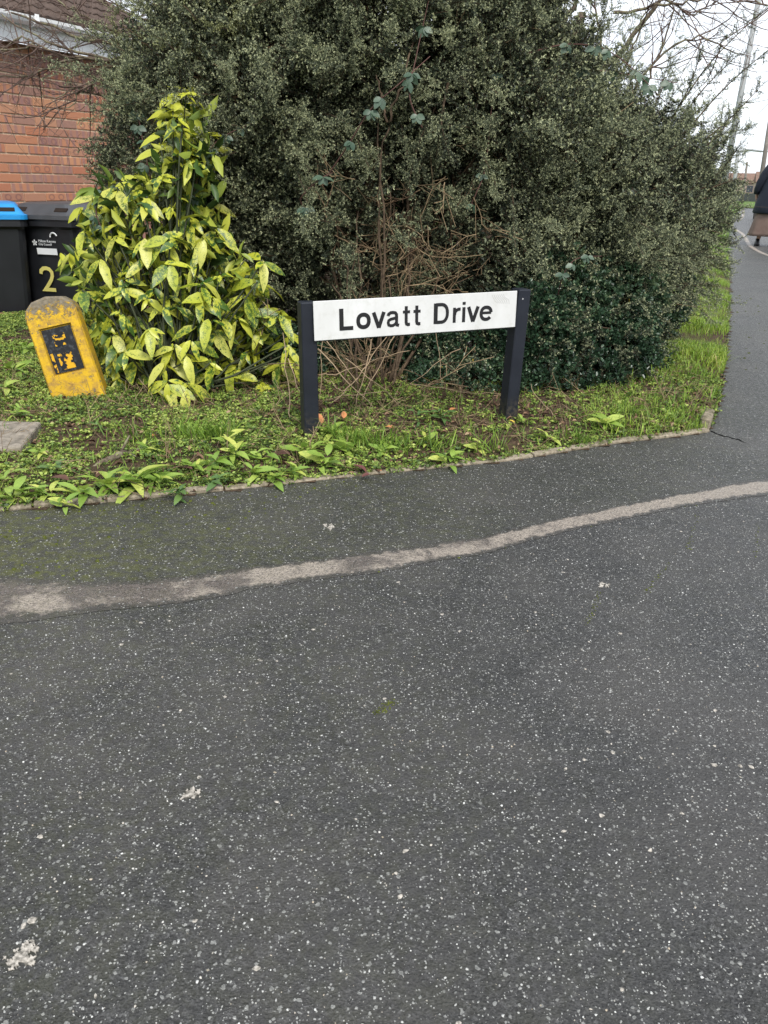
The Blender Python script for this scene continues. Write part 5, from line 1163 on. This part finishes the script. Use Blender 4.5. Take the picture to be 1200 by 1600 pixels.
# pale dry stalks leaning behind the sign
t0 = P(540, 650); dry = empty('dry_stalks', t0); tag(dry, 'tangle of pale dry stalks behind the sign between its two posts', 'dry plant')
for (a, b, r) in [((500, 655, 3.55), (560, 590, 3.6), .004), ((560, 590, 3.6), (622, 500, 3.75), .003), ((497, 545, 3.7), (600, 655, 3.5), .0032), ((500, 520, 3.75), (560, 600, 3.65), .003), ((510, 585, 3.7), (640, 548, 3.8), .0025), ((540, 560, 3.65), (630, 640, 3.55), .0025), ((545, 610, 3.6), (505, 590, 3.7), .0025), ((580, 530, 3.7), (555, 650, 3.5), .003),
                  ((620, 520, 3.75), (560, 640, 3.6), .003), ((500, 628, 3.6), (600, 612, 3.7), .0025), ((530, 655, 3.5), (660, 652, 3.6), .003), ((455, 660, 3.3), (442, 520, 3.5), .003), ((450, 560, 3.5), (480, 670, 3.25), .0025), ((505, 500, 3.8), (498, 640, 3.6), .002), ((640, 600, 3.75), (780, 615, 3.8), .0022), ((670, 470, 3.9), (690, 600, 3.8), .002), ((720, 545, 3.85), (640, 600, 3.75), .002), ((870, 655, 3.4), (830, 600, 3.6), .0025)]:
    mb = MB(); mb.tube(limb(D(*a), D(*b), 9, .014)-t0, np.linspace(r, r*.6, 9), 4); mb.build('stalk', plain('dry_stalk', (.34, .25, .16), .8, .2, .2) if 'dry_stalk' not in bpy.data.materials else bpy.data.materials['dry_stalk'], dry, True)
n = 30; X = rng.normal(size=n)*.18-.12; Y = 3.75+rng.random(n)*.35; d = rng.normal(size=(n, 3))+np.array([0, 0, .7]); o = inst('fine_stalks', TB, np.stack([X, Y, rng.uniform(.0, .22, n)], -1), frame(d), rng.uniform(.12, .3, n), rng.random(n)*.7, m_twigt, dry, 'stuff', t0)
# broadleaf weeds
m_weed = NT('weed_leaf', .45, .45); m_weed.col(m_weed.mix(m_weed.ramp(m_weed.noise(8, 3, m_weed.coord()), [(.4, 0), (.7, .5)]), m_weed.ramp(m_weed.rnd(), [(0, (.19, .31, .05)), (.6, (.33, .45, .08)), (1, (.60, .62, .14))]), (.15, .27, .05)))
m_weed.translucent((.3, .45, .08), .25); m_weed = m_weed.m
m_weedd = NT('weed_leaf_dark', .45, .45); m_weedd.col(m_weedd.ramp(m_weedd.rnd(), [(0, (.05, .11, .03)), (1, (.12, .2, .05))])); m_weedd = m_weedd.m
WL = [bigleaf(1, (.30, .44, .36)[k], (.45, .2, .55)[k], 0, 70+k, 6, m_weed, fold=.3) for k in range(3)]; WD = [bigleaf(1, .34, .35, 0, 80+k, 6, m_weedd, fold=.3) for k in range(3)]
def weed(px, py, n, L, label, up=.7, ms=WL):
    p = P(px, py, .02); p[2] = float(soilz(p[0], p[1])); t = empty('broadleaf_weed', p); tag(t, label, 'weed', 'broadleaf weeds along the verge')
    for k in range(n):
        a = k*2.4+rng.uniform(-.5, .5); el = up*(.25+1.1*k/n); d = Vector((math.cos(a), math.sin(a), el+rng.uniform(-.1, .15))).normalized(); y = Vector((0, 0, 1)).cross(d).normalized(); z = d.cross(y); l = L*rng.uniform(.6, 1.3)*(1-.25*k/n)
        z.rotate(Matrix.Rotation(rng.normal()*.35, 3, d)); y = z.cross(d).normalized(); z = d.cross(y); link('leaf', ms[k % 3], t, Matrix.Translation((rng.normal()*.012, rng.normal()*.010, .003*k+rng.uniform(0, .015))) @ Matrix(((d.x, y.x, z.x, 0), (d.y, y.y, z.y, 0), (d.z, y.z, z.z, 0), (0, 0, 0, 1))) @ Matrix.Diagonal((l, l, l, 1)))
for a in [(28, 780, 12, .09, 'pale leafed weed spilling over the edging in the bottom left of the verge'), (68, 775, 10, .07, 'small weed right beside the leftmost pale weed at the edging'), (130, 775, 11, .08, 'flat weed left of the long-leaved clump at the edging'), (172, 765, 13, .11, 'long-leaved weed clump below the fallen branch'), (215, 762, 14, .12, 'largest upright weed clump in the lower left of the verge'),
          (250, 758, 10, .08, 'narrow weed at the right of the long-leaved clumps'), (372, 722, 12, .085, 'bright weed with broad leaves left of the left sign post'), (395, 745, 11, .07, 'low weed at the edging below the bright broad-leaved one'), (430, 750, 9, .065, 'small yellowish weed at the edging before the left post'), (478, 715, 12, .08, 'tall bright weed just in front of the left sign post'),
          (505, 730, 12, .085, 'yellow green weed at the edging right of the left post'), (540, 712, 10, .09, 'weed with long green leaves between the post and the brown leaf'), (665, 700, 9, .06, 'small bright weed in the middle of the verge below the sign'), (700, 722, 12, .07, 'bright weed at the edging below the middle of the sign'), (945, 672, 12, .10, 'long-leaved weed in the brown litter near the kerb corner'),
          (1000, 580, 14, .08, 'light green leafy weed at the foot of the bush beside the lawn'), (310, 740, 8, .06, 'tiny weed at the edging between two brown leaves'), (820, 668, 8, .05, 'small weed at the foot of the right sign post'), (22, 590, 12, .10, 'bushy light green weed left of the yellow marker'), (10, 620, 9, .09, 'weed at the left edge in front of the bins'), (60, 720, 8, .06, 'weed growing at the corner of the stone slab'), (335, 735, 12, .075, 'bright weed just left of the dark brown leaf in the verge'), (355, 705, 11, .08, 'upright bright weed among the grass left of the sign'), (410, 722, 10, .07, 'bright weed right of the dark brown leaf'),
          (460, 742, 11, .065, 'yellow green weed at the edging in front of the left post'), (520, 690, 10, .075, 'weed at the right side of the left sign post'), (8, 760, 10, .08, 'weed cut off by the left edge above the edging'), (100, 790, 9, .06, 'low weed leaning over the edging at the bottom left'), (600, 712, 9, .06, 'narrow weed in the grass below the sign plate'),
          (750, 705, 10, .06, 'weed in the grass between the middle of the sign and the right post'), (860, 690, 10, .065, 'bright weed right of the right sign post'), (30, 660, 10, .07, 'leafy weed above the stone slab'), (230, 715, 9, .06, 'weed in the chickweed right of the fallen branch'), (45, 555, 11, .09, 'tall weed in front of the bin edging')]: weed(*a)
for a in [(275, 775, 8, .06, 'dark green weed at the edging below the fallen twigs'), (340, 755, 9, .06, 'dark trailing weed at the edging left of the bright weeds'), (655, 668, 14, .055, 'dark green low plant in the litter beneath the sign'), (690, 664, 13, .055, 'dark green low plant beneath the right half of the sign'), (90, 745, 9, .06, 'dark leaved weed beside the corner of the slab'), (155, 680, 8, .05, 'dark weed in the chickweed in front of the marker')]: weed(*a, .5, WD)
# single dead leaves
def dead(px, py, L, c, label, name='dead_leaf', lift=.02, tilt=.5):
    m = bpy.data.materials.get('dead_'+c) or plain('dead_'+c, dict(orange=(.48, .2, .08), brown=(.10, .05, .035), purple=(.12, .045, .04), yellow=(.6, .42, .06))[c], .7, .3, .3, 20)
    p = P(px, py, .02); me = bigleaf(L, L*.62, .3, 0, int(px), 6, m, 'dead_leaf', fold=.45); o = bpy.data.objects.new('dead_leaf', me); COL.objects.link(o)
    o.location = (p[0], p[1], float(soilz(p[0], p[1]))*(1 if inside(p[0], p[1]) else 0)+lift); o.rotation_euler = (rng.uniform(-.3, .3), -tilt, rng.uniform(0, 6.28)); tag(o, label, 'leaf', 'fallen leaves on the verge')
dead(503, 675, .06, 'orange', 'upright orange dead leaf at the foot of the left sign post', tilt=1.2); dead(537, 665, .04, 'orange', 'small orange dead leaf behind the dry stalks', tilt=.9); dead(616, 685, .04, 'orange', 'orange dead leaf lying below the middle of the sign'); dead(702, 655, .035, 'orange', 'orange dead leaf beneath the right half of the sign')
dead(572, 738, .055, 'purple', 'crumpled purple brown leaf lying on the edging', tilt=.7); dead(579, 742, .04, 'purple', 'purple brown leaf curled beside the larger one on the edging', tilt=.3); dead(433, 720, .06, 'brown', 'dark brown leaf between the weeds left of the left post'); dead(110, 762, .06, 'brown', 'brown curled leaf at the edging below the slab'); dead(282, 742, .06, 'brown', 'dark brown leaf beside the lower left weeds'); dead(150, 702, .04, 'purple', 'dark red leaf near the fallen branch')
dead(803, 670, .03, 'yellow', 'yellow leaf lying just right of the right sign post'); dead(920, 640, .04, 'brown', 'brown leaf at the foot of the bush near the lawn'); dead(165, 622, .04, 'brown', 'brown leaf beside the yellow marker'); dead(245, 690, .03, 'orange', 'small orange leaf in the middle of the left verge'); dead(592, 735, .02, 'orange', 'tiny orange leaf beside the purple brown leaf')
for (px, py, Y, l, lab) in [(738, 562, 4.02, .03, 'yellow leaf hanging in the glossy shrub right of the sign middle'), (690, 573, 4.0, .02, 'small orange leaf hanging in the glossy shrub under the sign'), (983, 468, 4.3, .025, 'yellow leaf caught in the bush above the lawn')]:
    me = bigleaf(l, l*.5, .3, 0, int(px), 6, bpy.data.materials['dead_yellow'], 'hanging_leaf', fold=.3); o = bpy.data.objects.new('hanging_leaf', me); COL.objects.link(o); o.location = D(px, py, Y-.25); o.rotation_euler = (1.2, .4, 1.); tag(o, lab, 'leaf')
# fallen branch, broken wood, litter
mb = MB(); a, b = P(142, 735, .03), P(198, 706, .05); mb.tube(limb(a, b, 9, .008)-a, [.008, .011, .012, .013, .013, .012, .014, .013, .009], 7)
mb.tube([b-a, b-a+np.array([.06, .02, .01])], [.008, .003], 5); mb.tube([b-a+np.array([-.02, 0, 0]), b-a+np.array([.0, .05, .05])], [.007, .003], 5); mb.tube([b-a, b-a+np.array([.05, -.05, .0])], [.006, .002], 5)
o = mb.build('fallen_branch', m_bark, None, True); o.location = a; tag(o, 'short broken branch lying in the weeds left of the spotted laurel', 'branch')
m_lit = plain('litter_white', (.6, .68, .72), .5, .4, .1)
p = P(1072, 492, .06); mb = MB(); mb.add([(-.03, -.02, 0), (.03, -.015, .012), (.035, .02, .02), (-.01, .025, .012), (-.035, .01, .02), (0, 0, .03)], [(0, 1, 5), (1, 2, 5), (2, 3, 5), (3, 4, 5), (4, 0, 5), (4, 3, 2, 1, 0)]); o = mb.build('litter', m_lit); o.location = (p[0], p[1], float(soilz(p[0], p[1]))+.045); tag(o, 'crumpled scrap of pale litter on the lawn beside the bush', 'litter')
